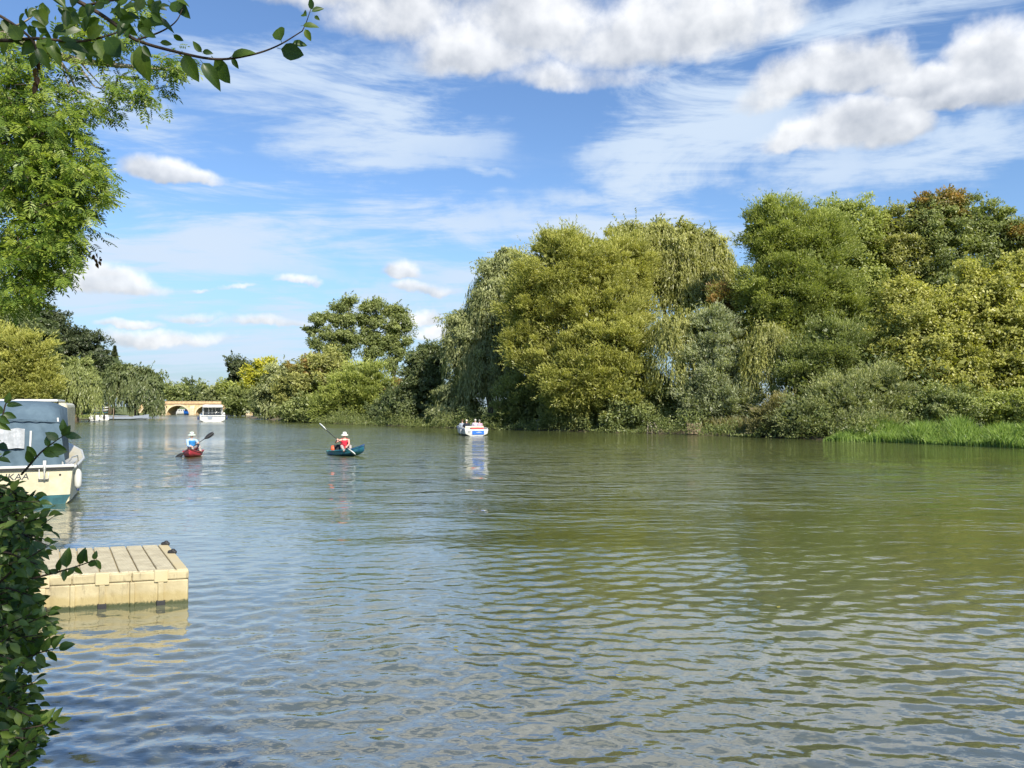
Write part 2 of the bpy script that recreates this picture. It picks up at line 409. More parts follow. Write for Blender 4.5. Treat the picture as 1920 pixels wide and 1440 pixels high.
df = node(t, 'ShaderNodeBsdfDiffuse'); t.links.new(bodyc, df.inputs[0])
tr = node(t, 'ShaderNodeBsdfTransparent'); tr.inputs[0].default_value = (.80, .80, .62, 1)
ax = V(t, sp.outputs[0])
turb = (py_ + ax * .15).smooth(3.2, 8.5) * .40 + .57
m1 = node(t, 'ShaderNodeMixShader'); put(t, turb, m1.inputs[0]); t.links.new(tr.outputs[0], m1.inputs[1]); t.links.new(df.outputs[0], m1.inputs[2])
m2 = node(t, 'ShaderNodeMixShader'); t.links.new(V(t, fr.outputs[0]).pow(.50).clamp().s, m2.inputs[0]); t.links.new(m1.outputs[0], m2.inputs[1]); t.links.new(gl.outputs[0], m2.inputs[2])
o = node(t, 'ShaderNodeOutputMaterial'); t.links.new(m2.outputs[0], o.inputs[0])
tag(link('water', npmesh('water', np.stack([WX, WY, H], -1).reshape(-1, 3), fc, 4, wm, True, amp.ravel())), kind='structure')

# ------------------------------------------------------------------ foliage machinery
def unit(a): return a / np.maximum(np.linalg.norm(a, axis=-1, keepdims=True), 1e-9)
def rnd_dirs(n, rng): return unit(rng.normal(size=(n, 3)))
def leaf_mesh(name, C, D, N, L, Wd, tint, m):
    """diamond leaves: centre, long axis, normal, length, width"""
    n = len(C); N = unit(N - D * np.sum(N * D, -1, keepdims=True)); B = np.cross(D, N)
    L = np.broadcast_to(np.asarray(L, float).reshape(-1, 1), (n, 1)); Wd = np.broadcast_to(np.asarray(Wd, float).reshape(-1, 1), (n, 1))
    P = np.stack([C - D * L * .5, C + B * Wd * .5 - D * L * .05 , C + D * L * .5, C - B * Wd * .5 - D * L * .05], 1).reshape(-1, 3)
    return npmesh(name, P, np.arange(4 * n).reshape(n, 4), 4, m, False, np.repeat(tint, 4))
def gz(x, y): return float(ground_z(np.array([x]), np.array([y]))[0])
def lobes_world(lobes, depth, flat=.85):
    out = []
    for l in lobes:
        px, py, rx, ry = l[:4]; dd = l[4] if len(l) > 4 else 0.0
        D = depth + dd; c = at(px, py, D); out.append((np.array(c), np.array([rx * D / F, max(1.0, rx * D / F * flat), ry * D / F])))
    return out
def inside(P, lobes, skip, k=.80):
    m = np.zeros(len(P), bool)
    for j, (c, r) in enumerate(lobes):
        if j == skip: continue
        m |= (np.sum(((P - c) / r) ** 2, -1) < k * k)
    return m
def clumps(lobes, rc, cover, rng):
    C = []; Nn = []
    for j, (c, r) in enumerate(lobes):
        area = 4 * np.pi * ((r[0] * r[1]) ** 1.6 / 3 + (r[0] * r[2]) ** 1.6 / 3 + (r[1] * r[2]) ** 1.6 / 3) ** (1 / 1.6)
        n = max(6, int(area / (np.pi * rc * rc) * cover))
        u = rnd_dirs(n, rng); keep = (u[:, 1] < .25) | (rng.random(n) < .35)
        u = u[keep]
        k = rng.uniform(.66, 1.02, (len(u), 1)) + .10 * np.sin(u[:, :1] * 7 + u[:, 2:] * 5 + j * 2.1)
        P = c + u * r * k
        m = ~inside(P, lobes, j); C.append(P[m]); Nn.append(unit(u / r)[m])
    return np.concatenate(C), np.concatenate(Nn)
def foliage(lobes, depth, rng, kind='broad', rc=.8, cover=1.7, leaves=170, size=1.0, thin=.42, zmin=0.12, zbias=0.0):
    Ls = .0037 * depth * size
    C, Nc = clumps(lobes, rc, cover, rng)
    n = len(C); per = int(leaves * 1.2)
    ct = rng.random(n)
    rcv = rc * rng.uniform(.45, 1.5, n)
    ci = np.repeat(np.arange(n), per)
    u = rnd_dirs(len(ci), rng); rad = rng.random(len(ci)) ** .45
    P = C[ci] + u * (rad * rcv[ci])[:, None] * np.array([1.15, 1.0, .72])
    Nn = unit(Nc[ci] * .65 + u * .28 + np.array([0, 0, .35]) + rng.normal(size=(len(ci), 3)) * .42)
    if kind == 'upright':
        D = unit(Nc[ci] * .6 + u * .4 + np.array([0, 0, .55]) + rng.normal(size=P.shape) * .35)
    elif kind == 'droop':
        D = unit(np.array([0, 0, -1.0]) + Nc[ci] * .5 + rng.normal(size=P.shape) * .35)
    else:
        D = unit(rng.normal(size=P.shape) + Nc[ci] * .3)
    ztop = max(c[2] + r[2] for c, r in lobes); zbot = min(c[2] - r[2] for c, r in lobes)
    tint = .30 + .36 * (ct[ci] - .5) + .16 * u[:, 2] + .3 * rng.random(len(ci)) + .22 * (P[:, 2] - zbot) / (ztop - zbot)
    Lr = Ls * rng.uniform(.65, 1.35, len(ci)); parts = [(P, D, Nn, Lr, Lr * thin, tint)]
    # inner leaves, sparse and larger
    for c, r in lobes:
        m = int(leaves * 2.2 * (r[0] * r[2]) / (rc * rc) * .35)
        Q = c + rnd_dirs(m, rng) * r * (rng.random((m, 1)) ** .5) * .82
        k = Ls * 1.9 * rng.uniform(.7, 1.3, m)
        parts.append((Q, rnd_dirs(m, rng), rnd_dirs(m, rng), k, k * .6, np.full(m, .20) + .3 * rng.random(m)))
    # shoots standing out of the crown
    ns = int(n * (3.0 if kind != 'broad' else 1.6)); m = 16
    si = rng.integers(0, n, ns); up_ = {'upright': 1.0, 'droop': -.5}.get(kind, .45)
    sd_ = unit(Nc[si] * .9 + np.array([0, 0, up_]) * rng.uniform(.3, 1.1, (ns, 1)) + rng.normal(size=(ns, 3)) * .35)
    st_ = C[si] + rnd_dirs(ns, rng) * rcv[si][:, None] * .6; sl_ = rc * rng.uniform(.6, 2.3 if kind != 'broad' else 1.4, ns)
    tt = (np.arange(m) + .5) / m; I = np.repeat(np.arange(ns), m); T = np.tile(tt, ns)
    Q = st_[I] + sd_[I] * (sl_[I] * T)[:, None] + np.array([0, 0, -1.0]) * (T ** 2 * .25 * sl_[I])[:, None] + rng.normal(size=(len(I), 3)) * .05 * rc
    k_ = Ls * rng.uniform(.6, 1.2, len(I))
    parts.append((Q, unit(sd_[I] * (1.0 if kind != 'broad' else .4) + rng.normal(size=Q.shape) * .55), unit(Nc[si][I] * .5 + rng.normal(size=Q.shape) * .5 + [0, 0, .4]), k_, k_ * thin, .48 + .3 * rng.random(len(I)) + .2 * (ct[si][I] - .5)))
    P, D, Nn, Lr, Wr, tint = (np.concatenate([p[i] for p in parts]) for i in range(6))
    k = P[:, 2] > zmin
    return [a[k] for a in (P, D, Nn, Lr, Wr, tint)]
def strands(lobes, depth, rng, count, ln, size=1.0, zmin=.25, spread=.25, step=.75):
    """hanging willow withies set with long leaves"""
    Ls = .0055 * depth * size; out = []
    tot = sum(r[0] * r[2] for c, r in lobes)
    for j, (c, r) in enumerate(lobes):
        n = int(count * r[0] * r[2] / tot)
        u = rnd_dirs(n, rng); u[:, 2] = np.abs(u[:, 2]) * .9 - .25; u = unit(u)
        k = (u[:, 1] < .3) | (rng.random(n) < .3); u = u[k]; n = len(u)
        # curtains: gather strands into bunches
        P0 = c + u * r * rng.uniform(.8, 1.03, (n, 1))
        if n < 4: continue
        hub = P0[rng.integers(0, n, max(3, n // 9))]
        dm = ((P0[:, None] - hub[None]) ** 2).sum(-1).argmin(1); P0 = P0 * .55 + hub[dm] * .45
        htint = rng.random(len(hub))[dm]
        Lg = rng.uniform(ln[0], ln[1], n)
        steps = int(ln[1] / (Ls * step)) + 1
        s = (np.arange(steps) + .5) * Ls * step
        S_, I = np.meshgrid(s, np.arange(n)); m = S_ < Lg[I]; S_ = S_[m]; I = I[m]
        o = unit(u * np.array([1, 1, 0]) + 1e-6)[I]
        P = P0[I] + o * (np.sqrt(S_) * .30)[:, None] + np.array([0, 0, -1]) * (S_ - .25 * np.sqrt(S_))[:, None]
        P += rng.normal(size=P.shape) * np.array([.07, .07, .04])
        P[:, 0] += .12 * np.sin(S_ * 1.3 + I)
        D = unit(np.array([0, 0, -1.0]) + rng.normal(size=P.shape) * spread + o * .15)
        Nn = unit(o + rng.normal(size=P.shape) * .6 + np.array([0, 0, .3]))
        tint = .25 + .35 * htint[I] + .35 * rng.random(len(P)) + .1 * (u[I][:, 2])
        Lr = Ls * rng.uniform(.7, 1.3, len(P)); out.append((P, D, Nn, Lr, Lr * .22, tint))
    A = [np.concatenate([p[i] for p in out]) for i in range(6)]
    k = A[0][:, 2] > zmin
    return [a[k] for a in A]
def trunk_parts(root, base, lobes, r0, bark, rng, forks=True):
    base = Vector(base)
    cs = sorted(lobes, key=lambda l: -l[1][0] * l[1][2]); main = Vector(cs[0][0])
    cen = sum((Vector(c) for c, r in lobes), Vector()) / len(lobes)
    lowest = min(c[2] - r[2] for c, r in lobes)
    fork = Vector((base.x * .75 + cen.x * .25, base.y * .8 + cen.y * .2, base.z + max(.8, (cen.z - base.z) * .42)))
    pts = [base - Vector((0, 0, .5)), base.lerp(fork, .3) + Vector((.15, 0, 0)), base.lerp(fork, .7) - Vector((.1, 0, 0)), fork]
    G().tube([p - base for p in pts], [r0 * 1.35, r0, r0 * .85, r0 * .7], 10).obj('trunk', bark, root, True)
    for c, r in lobes[:9]:
        c = Vector(c); d = c - fork
        g = G(); e = c + Vector((0, 0, r[2] * .35))
        mid = fork.lerp(c, .5) + Vector((random.uniform(-.4, .4), random.uniform(-.3, .3), d.length * .10))
        rl = r0 * .42
        g.tube([p - base for p in (fork - Vector((0, 0, .3)), mid, c, e)], [rl, rl * .7, rl * .45, rl * .15], 7)
        for k in range(5):
            q = mid.lerp(c, random.random()); u_ = Vector(rnd_dirs(1, rng)[0]); u_.z = abs(u_.z) * .8; u_.y = -abs(u_.y) if k % 2 else u_.y
            tip = q + Vector((u_.x * r[0], u_.y * r[1], u_.z * r[2])) * .8
            g.tube([q - base, q.lerp(tip, .5) - base + Vector((0, 0, .15)), tip - base], [rl * .35, rl * .2, rl * .06], 5)
        g.obj('limb', bark, root, True)
NLEAF = 0
def tree(name, label, cat, depth, base_px, lobes, pal, kind='broad', group=None, rc=.8, cover=1.7, leaves=170, size=1.0, thin=.42,
         weep=None, r0=.35, bark=None, seed=0, flat=.85, zmin=.12, trunk=True, fol=True, tops=None):
    global NLEAF
    rng = np.random.default_rng(1000 + seed)
    LW = lobes_world(lobes, depth, flat)
    b = at(base_px, 763 + 3051 / depth, depth); b.z = max(gz(b.x, b.y), -.1)
    root = thing(name, label, cat, b, group=group)
    if trunk: trunk_parts(root, b, LW, r0, bark or BARK, rng)
    A = []
    if fol: A.append(foliage(LW, depth, rng, kind, rc, cover, leaves, size, thin, zmin))
    if weep: A.append(strands(LW, depth, rng, weep[0], weep[1], zmin=weep[2] if len(weep) > 2 else .25))
    P, D, Nn, L, Wd, tn = (np.concatenate([a[i] for a in A]) for i in range(6))
    NLEAF += len(P)
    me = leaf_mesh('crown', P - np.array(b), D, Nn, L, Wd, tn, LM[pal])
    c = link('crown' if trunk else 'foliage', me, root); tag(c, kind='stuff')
    if tops:
        for (lb, pal2, n2) in tops:
            L2 = lobes_world(lb, depth, flat); a = foliage(L2, depth, rng, kind, rc * .8, 1.5, n2, size, thin)
            NLEAF += len(a[0])
            c = link('crown', leaf_mesh('crown', a[0] - np.array(b), *a[1:], LM[pal2]), root); tag(c, kind='stuff')
    return root

# ------------------------------------------------------------------ trees of the right bank
GR = 'trees along the right bank'
tree('tree', 'tall bright green tree rising just right of the broad rounded willow', 'tree', 70, 1590, [(1575,432,75,64),(1610,520,65,80),(1590,620,60,80)], 'bright', group=GR, seed=1, cover=1.6, leaves=150)
tree('tree', 'tall olive tree whose top is between the bright green crown and the orange topped crown', 'tree', 70, 1680, [(1672,446,62,66),(1690,550,70,90),(1650,640,50,70)], 'olive', group=GR, seed=2, leaves=150, cover=1.4)
tree('tree', 'tallest tree of the right bank with orange brown autumn top', 'tree', 69, 1765, [(1765,440,62,66),(1740,410,40,40),(1775,540,80,80)], 'mid', group=GR, seed=3, leaves=150, cover=1.3, tops=[([(1762,392,46,36),(1735,420,30,30)], 'autumn', 150)])
tree('tree', 'tall dark green tree right of the orange topped tree', 'tree', 69, 1860, [(1845,430,44,62),(1880,470,52,75),(1870,560,75,80)], 'mid', group=GR, seed=4, leaves=150, cover=1.3)
tree('tree', 'tall tree with reddish top cut by the right edge of the photo', 'tree', 68, 1960, [(1945,470,52,86),(1960,580,70,80)], 'autumn', group=GR, seed=5, leaves=140, cover=1.4)
tree('willow_tree', 'broad rounded green willow with dense upright crown standing highest in the middle right', 'tree', 64, 1500,
     [(1450,436,66,66),(1490,525,100,88),(1555,575,66,66),(1428,560,52,60),(1530,455,70,62),(1470,600,70,50)], 'bright', 'upright', GR, seed=6, thin=.28, leaves=230, r0=.5, cover=1.9)
tree('maple_tree', 'yellowing field maple filling the right edge above the brambles', 'tree', 58, 1800,
     [(1850,590,110,100),(1730,640,88,80,-1),(1910,690,80,70,-2),(1770,700,90,55,-2),(1930,530,70,60,1),(1700,575,45,55,1),(1660,690,40,60)], 'yellow', 'broad', GR, rc=.75, seed=7, leaves=165, size=1.15, cover=1.9, thin=.5)
tree('willow_shrub', 'mid green sallow bush under the broad rounded willow', 'shrub', 58, 1540, [(1560,650,72,50),(1610,690,60,50),(1500,700,50,62),(1560,730,70,50)], 'mid', 'upright', GR, seed=8, thin=.3, r0=.2, leaves=180)
tree('willow_tree', 'rust topped willow peeping up behind the silver leaved one', 'tree', 66, 1360, [(1358,575,34,38),(1365,640,48,60),(1385,700,50,70)], 'olive', 'upright', GR, seed=9, tops=[([(1355,560,30,34),(1350,600,36,30)], 'rust', 170)], thin=.3)
tree('willow_tree', 'silvery grey leaved willow at the water by the wooden landing', 'tree', 62, 1350, [(1345,690,58,76),(1362,755,58,55,-1),(1335,620,42,46),(1310,745,36,55),(1390,700,40,55)], 'silver', 'upright', GR, seed=10, thin=.34, leaves=240, r0=.28)
tree('weeping_willow', 'weeping willow with yellow green curtains left of the silver leaved willow', 'tree', 64, 1285, [(1270,625,52,42),(1310,615,36,34)], 'olive', 'droop', GR, seed=11, weep=(900, (1.5, 6.5), 2.0), r0=.25, leaves=80)
tree('weeping_willow', 'small weeping willow trailing just right of the silver leaved willow', 'tree', 60, 1450, [(1440,632,36,28),(1475,650,34,28),(1420,655,26,30)], 'olive', 'droop', GR, seed=12, weep=(800, (1.5, 5.6), 1.2), r0=.2, leaves=80)
tree('weeping_willow', 'tall weeping willow behind with high feathery crown right of the big golden willow', 'tree', 74, 1280, [(1255,470,70,52),(1325,490,50,54),(1195,452,52,32),(1290,530,80,50)], 'olive', 'droop', GR, seed=13, weep=(2600, (1.5, 6.0), 3), r0=.5, leaves=150)
tree('willow_tree', 'biggest golden olive willow, broad and domed, in the middle of the right bank', 'tree', 70, 1090,
     [(1085,505,118,72),(1010,560,76,74),(1125,600,105,90,-1),(1085,700,100,80,-2),(1175,500,56,56),(1058,462,56,30),(1000,640,62,56)], 'yellow', 'upright', GR, rc=.85, seed=14, thin=.28, leaves=230, r0=.6, cover=1.9, size=.95)
tree('willow_tree', 'brightest yellow willow bulging out in front of the big golden willow', 'tree', 66, 1150, [(1150,640,66,56),(1165,720,70,66),(1120,700,50,56)], 'yellow', 'upright', GR, seed=15, thin=.34, leaves=210, r0=.3)
tree('weeping_willow', 'grey green weeping willow on the left shoulder of the golden willow', 'tree', 80, 920, [(935,560,58,66),(885,640,48,56),(952,492,30,28),(862,612,28,26),(915,680,60,70)], 'grey', 'droop', GR, seed=16, weep=(2600, (1.5, 5.5), 1), r0=.45, leaves=150)
tree('shrub', 'dark green sallow dipping over the water right of the hire boat', 'shrub', 74, 985, [(985,750,52,50),(955,775,36,30),(1020,720,50,50)], 'mid', 'upright', GR, seed=17, thin=.3, trunk=False, leaves=200)
tree('shrub', 'green sallow hanging to the water below the golden willow', 'shrub', 70, 1085, [(1080,765,62,48),(1045,790,40,22),(1110,740,60,50)], 'mid', 'upright', GR, seed=18, thin=.3, trunk=False, leaves=200)
tree('shrub', 'bushy green alder at the water left of the wooden landing', 'shrub', 66, 1185, [(1180,765,66,46),(1240,755,46,54),(1260,790,28,26)], 'mid', 'broad', GR, seed=19, trunk=False, leaves=190)
tree('weeping_shrub', 'pale green sallow directly behind the hire boat', 'shrub', 81, 850, [(855,755,42,50),(880,700,34,36),(835,775,30,26)], 'grey', 'droop', GR, seed=20, trunk=False, weep=(420, (1, 3)), leaves=170)
tree('shrub', 'darkest bush of the right bank left of the hire boat', 'shrub', 87, 790, [(795,725,44,74),(760,760,30,40),(815,670,34,30)], 'dark', 'broad', GR, seed=21, r0=.2, leaves=170)
tree('shrub', 'low dark bush at the waterline between the darkest bush and the rounded green shrub', 'shrub', 95, 740, [(735,765,30,32),(760,775,24,24),(712,775,24,22)], 'dark', 'broad', GR, seed=22, trunk=False, leaves=130)
tree('willow_shrub', 'spreading pale green osier leaning over the water left of the reeds', 'shrub', 52, 1590, [(1580,755,76,52),(1650,740,52,56),(1500,775,46,40),(1660,780,46,40),(1610,795,70,28,-1.5)], 'grey', 'upright', GR, rc=.6, seed=23, thin=.26, leaves=170, r0=.14, cover=1.8)
tree('bramble_thicket', 'low dark green bramble thicket behind the left of the reeds', 'shrub', 50, 1760, [(1770,760,74,34),(1720,775,44,26)], 'mid', 'broad', GR, rc=.55, seed=24, trunk=False, size=.95, leaves=150)
tree('bramble_thicket', 'low bramble thicket at the right edge behind the reeds', 'shrub', 49, 1900, [(1880,766,66,34),(1950,760,46,38)], 'bright', 'broad', GR, rc=.55, seed=25, trunk=False, size=.9, leaves=150)
tree('shrub', 'small tangle of straw coloured and green scrub right of the wooden post', 'shrub', 54, 1460, [(1450,785,34,30),(1475,765,30,26),(1430,800,18,16)], 'straw', 'upright', GR, rc=.5, seed=26, trunk=False, thin=.25)
# ------------------------------------------------------------------ middle distance
tree('shrub', 'rounded light green shrub on the point below the tall poplars', 'shrub', 104, 670, [(680,730,56,58),(640,755,50,38),(705,770,40,26)], 'bright', 'upright', seed=30, rc=1.1, thin=.35, leaves=190, r0=.25)
tree('shrub', 'red brown tinged tree on the point left of the rounded light green shrub', 'tree', 112, 590, [(590,712,46,50),(620,690,42,32),(570,755,44,34),(545,730,26,40)], 'olive', 'broad', seed=31, rc=1.1, leaves=170, r0=.25, tops=[([(600,690,38,24),(560,700,24,20)], 'autumn', 110)])
tree('shrub', 'low green bush at the waterline of the point', 'shrub', 108, 580, [(590,768,50,24),(550,768,26,22)], 'mid', 'broad', seed=32, rc=1.0, trunk=False, leaves=130)
POP = [(602, [(598,600,16,15),(585,620,14,11),(612,628,16,14),(594,645,16,12),(620,655,14,14)], 'leftmost of the tall open grey green poplars'),
       (645, [(640,578,15,13),(655,566,13,9),(632,600,17,14),(656,600,18,16),(640,628,20,16),(660,640,16,18),(645,660,16,14)], 'tall open poplar second from the left with forked top'),
       (692, [(688,575,18,12),(705,572,15,11),(680,600,16,18),(704,602,18,16),(690,632,20,18),(708,650,16,20),(690,668,14,16)], 'tall open poplar in the middle of the clump above the point'),
       (735, [(732,585,18,14),(752,590,14,12),(762,612,13,16),(738,615,20,18),(728,645,18,20),(748,660,13,18),(735,685,15,16),(766,640,9,8)], 'rightmost tall poplar leaning beside the gap of sky')]
for i, (bx, lb, lab) in enumerate(POP):
    tree('poplar_tree', lab, 'tree', 140 + i * 1.5, bx, lb, 'mid', 'broad', 'poplars above the point', rc=1.0, cover=1.6, leaves=105, seed=40 + i, r0=.36, size=.78, bark=BARK_L)
tree('shrub', 'small rust coloured bush in the gap right of the poplars', 'shrub', 104, 742, [(742,722,16,18)], 'rust', seed=46, rc=.8, r0=.1, leaves=100)
tree('willow_tree', 'grey leaved willow leaning over bleached branches at the bend', 'tree', 128, 520, [(516,725,26,42),(500,750,22,28),(534,700,16,20)], 'grey', 'droop', seed=47, rc=1.2, leaves=130, r0=.25)
tree('tree', 'golden yellow tree in the distance right of the bridge', 'tree', 178, 498, [(498,706,30,32),(478,725,20,24),(512,735,22,26)], 'gold', seed=48, rc=1.6, leaves=130, r0=.4)
tree('tree', 'dark round topped tree left of the golden yellow tree', 'tree', 188, 447, [(446,695,22,26),(462,712,16,22),(440,720,18,24)], 'deep', seed=49, rc=1.6, leaves=110, r0=.4)
tree('willow_shrub', 'round green sallow standing in front of the right end of the bridge', 'shrub', 176, 450, [(450,752,26,24),(440,764,16,12),(464,762,16,14)], 'mid', 'upright', seed=50, rc=1.3, leaves=120, r0=.2)
tree('shrub', 'small yellow green bush right of the round sallow by the bridge', 'shrub', 184, 476, [(474,742,18,18),(430,735,18,16)], 'bright', seed=51, rc=1.4, leaves=90, r0=.2)
tree('shrub', 'low dark bush overhanging the water at the bend', 'shrub', 150, 495, [(497,762,18,20),(485,768,10,12)], 'dark', seed=52, rc=1.2, leaves=90, trunk=False)
# beyond the bridge
FAR = [(330,735,22,16,'mid','tree above the left arch of the bridge, round and mid green'),(352,728,18,20,'dark','darker pointed tree above the pier of the bridge'),(376,735,18,18,'mid','tree above the bridge just left of the white cruiser'),
       (402,736,20,16,'grey','pale tree above the bridge right of the white cruiser'),(424,730,16,18,'bright','light green tree at the right end of the far row'),(300,722,9,22,'mid','slim column shaped tree at the left end of the bridge'),(315,732,14,14,'mid','low tree between the column shaped tree and the left arch')]
for i, (px, py, rx, ry, pal, lab) in enumerate(FAR):
    tree('tree', lab, 'tree', 232 + (i % 3) * 9, px, [(px,py,rx,ry),(px + 5,py + 12,rx,14)], pal, group='trees beyond the bridge', rc=1.9, leaves=60, seed=60 + i, r0=.35, size=.9)
# ------------------------------------------------------------------ left bank
tree('weeping_willow', 'dark weeping willow nearest the bridge on the left bank', 'tree', 140, 255, [(245,712,36,26),(275,724,26,30),(215,716,24,24),(290,745,14,24)], 'dark', 'droop', 'weeping willows of the left bank', rc=1.2, weep=(1500, (2, 6.5), .5), seed=70, leaves=110, r0=.45)
tree('weeping_willow', 'yellower weeping willow left of the kayak rack', 'tree', 106, 140, [(150,705,32,30),(115,715,28,34),(170,725,16,24)], 'mid', 'droop', 'weeping willows of the left bank', rc=1.0, weep=(1500, (2, 5.5), .5), seed=71, leaves=120, r0=.4)
tree('willow_tree', 'bright yellow green willow behind the moored boat at the left edge', 'tree', 92, 40, [(45,670,50,54),(80,700,26,34),(20,720,50,40),(70,735,40,26),(-10,660,40,50)], 'yellow', 'upright', seed=72, rc=.95, thin=.32, leaves=190, r0=.4, cover=1.8)
tree('tree', 'tall dark tree at the left edge above the yellow green willow', 'tree', 125, 20, [(10,610,50,50),(60,620,36,40),(-30,600,40,60),(80,650,26,40)], 'dark', seed=73, rc=1.3, leaves=130, r0=.5)
tree('oak_tree', 'dark spreading oak on the skyline between the left trees and the conifer', 'tree', 150, 150, [(150,645,42,28),(95,612,34,34),(60,592,34,34),(180,668,28,22),(120,660,30,36),(195,690,20,22)], 'deep', seed=74, rc=1.3, cover=1.4, leaves=110, r0=.5)
tree('tree', 'dark tree filling in below the conifer behind the weeping willows', 'tree', 152, 205, [(205,690,26,26),(225,708,20,24),(180,712,26,30)], 'dark', seed=75, rc=1.4, leaves=100)
# conifer
rng = np.random.default_rng(5)
b = at(213, 763 + 3051 / 165, 165); b.z = gz(b.x, b.y)
cr = thing('conifer', 'small dark pointed conifer on the skyline left of the bridge', 'tree', b)
top = at(213, 648, 165).z - b.z
G().tube([(0, 0, -.3), (0, 0, top * .6), (0, 0, top)], [.3, .18, .03], 7).obj('trunk', BARK_D, cr, True)
n = 5000; h = rng.random(n) ** .8; tier = np.floor(h * 14) / 14; a = rng.uniform(0, 6.28, n)
rad = (1 - tier) * 2.9 * rng.random(n) ** .5 * (1 - .25 * ((h * 14) % 1))
P = np.stack([rad * np.cos(a), rad * np.sin(a), top * (.35 + .65 * h) - rad * .25], -1); D = unit(np.stack([np.cos(a), np.sin(a), np.full(n, -.3)], -1) + rng.normal(size=(n, 3)) * .3)
tag(link('crown', leaf_mesh('crown', P, D, unit(rng.normal(size=(n, 3)) + [0, 0, 1]), .6, .16, rng.random(n), LM['deep']), cr), kind='stuff')

# ------------------------------------------------------------------ undergrowth, reeds, bank plants
def band(name, line, off, n, h, pal, size, rng, depthy=3.0, label=None):
    L = np.array(line, float); seg = np.diff(L, axis=0); ln = np.hypot(seg[:, 0], seg[:, 1]); cum = np.r_[0, np.cumsum(ln)]
    s = rng.random(n) * cum[-1]; i = np.clip(np.searchsorted(cum, s) - 1, 0, len(seg) - 1); f = (s - cum[i]) / ln[i]
    p = L[i] + seg[i] * f[:, None]; nn = np.stack([seg[i][:, 1], -seg[i][:, 0]], -1) / ln[i][:, None]; 
    o = off + rng.random(n) * depthy; p = p + nn * o[:, None]
    hh = h * np.clip(.6 + .45 * np.sin(s * .5) + .35 * np.sin(s * 1.73 + 1) + .25 * np.sin(s * 4.1), .12, 1.5); z = rng.random(n) ** .8 * hh
    P = np.stack([p[:, 0], p[:, 1], z + .03], -1); D = unit(rng.normal(size=P.shape) + [0, 0, .5])
    me = leaf_mesh(name, P, D, unit(rng.normal(size=P.shape) + [0, -.4, .4]), size * rng.uniform(.6, 1.4, n), size * .4, .2 + .6 * rng.random(n), LM[pal])
    return tag(link(name, me), kind='stuff', label=label)
rng = np.random.default_rng(21)
RB = [(23.3, 47), (14.4, 58.7), (6.5, 66.5), (-5.6, 76.3), (-19, 92), (-34.6, 113), (-54, 150)]
o_ = band('undergrowth', RB, 5.5, 42000, 4.5, 'dark', .36, rng, 5.0, 'dark undergrowth filling the bank between the trunks of the right bank trees')
o_ = band('undergrowth', [(40, 30), (27.6, 39.6), (23.3, 47)], 8.0, 14000, 2.6, 'mid', .28, rng, 5.0, 'undergrowth behind the brambles and reeds at the right')
o_ = band('bank_plants', [(23.3, 47), (14.4, 58.7), (6.5, 66.5), (-5.6, 76.3), (-19, 92), (-34.6, 113)], -1.1, 30000, 1.5, 'mid', .2, rng, 2.4, 'leafy plants overhanging the waterline of the right bank')
LB = [(-95.5, 200), (-87, 178), (-79, 152), (-71, 127), (-69, 105), (-64, 88), (-44, 52)]
o_ = band('undergrowth', [(-97, 204), (-89, 178), (-82, 152), (-76, 127)], 9, 12000, 5.5, 'deep', .55, rng, 8.0, 'shaded undergrowth behind the weeping willows of the left bank')
o_ = band('bank_plants', LB, -.2, 5000, .6, 'mid', .24, rng, 1.2, 'low plants along the waterline of the left bank')
def blades(name, pts, hs, wd, pal, rng, lean=.25, label=None):
    n = len(pts); a = rng.uniform(0, 6.28, n); d = np.stack([np.cos(a), np.sin(a), np.zeros(n)], -1); la = rng.normal(size=(n, 2)) * lean
    lean3 = np.stack([la[:, 0], la[:, 1], np.zeros(n)], -1); w = wd * rng.uniform(.6, 1.3, (n, 1)); h = hs[:, None] * np.array([0, 0, 1.0])
    B = pts; Mi = pts + h * .55 + lean3 * .3 * hs[:, None]; T = pts + h * rng.uniform(.82, 1.0, (n, 1)) + lean3 * hs[:, None]
    V_ = np.stack([B - d * w, B + d * w, Mi + d * w * .8, T, Mi - d * w * .8], 1).reshape(-1, 3)
    return tag(link(name, npmesh(name, V_, np.arange(5 * n).reshape(n, 5), 5, LM[pal], False, np.repeat(.1 + .8 * rng.random(n), 5))), label=label, kind='stuff')
n = 26000; s = rng.random(n); q = rng.random(n)
lin = np.array([(19.9, 47.6), (23.3, 45.8), (27.6, 38.2), (34, 32.0)]); cum = np.array([0, .22, .68, 1])
bx = np.interp(s, cum, lin[:, 0]); by = np.interp(s, cum, lin[:, 1])
pts = np.stack([bx + .75 * q * 3.6, by + .66 * q * 3.6, np.zeros(n)], -1); pts[:, 2] = np.maximum(ground_z(pts[:, 0], pts[:, 1]), -.05)
hs = (.75 + .65 * q) * (.75 + .3 * np.sin(s * 37) * np.sin(s * 13 + q * 3)) * np.clip(s * 9 + .4, .4, 1.05) * rng.uniform(.6, 1.15, n)
blades('reeds', pts, hs, .022, 'reed', rng, .28, 'bright green reeds and grass standing along the right bank at the right edge')
n = 5000; s = rng.random(n)
pts = np.stack([14.5 + s * 6 + rng.random(n) * 2, 60.2 - s * 7.5 + rng.random(n) * 2.5, np.full(n, .2)], -1)
blades('tall_grass', pts, rng.uniform(.5, 1.5, n), .025, 'straw', rng, .3, 'straw coloured tall grass on the bank beside the wooden post')
n = 3500; s = rng.random(n)
pts = np.stack([-73 - s * 3 - rng.random(n) * 3, 122 + s * 20, np.full(n, .35)], -1)
blades('lawn_grass', pts, rng.uniform(.2, .5, n), .06, 'bright', rng, .3, 'short bright lawn on the left bank behind the moored boats')
print('leaves', NLEAF)
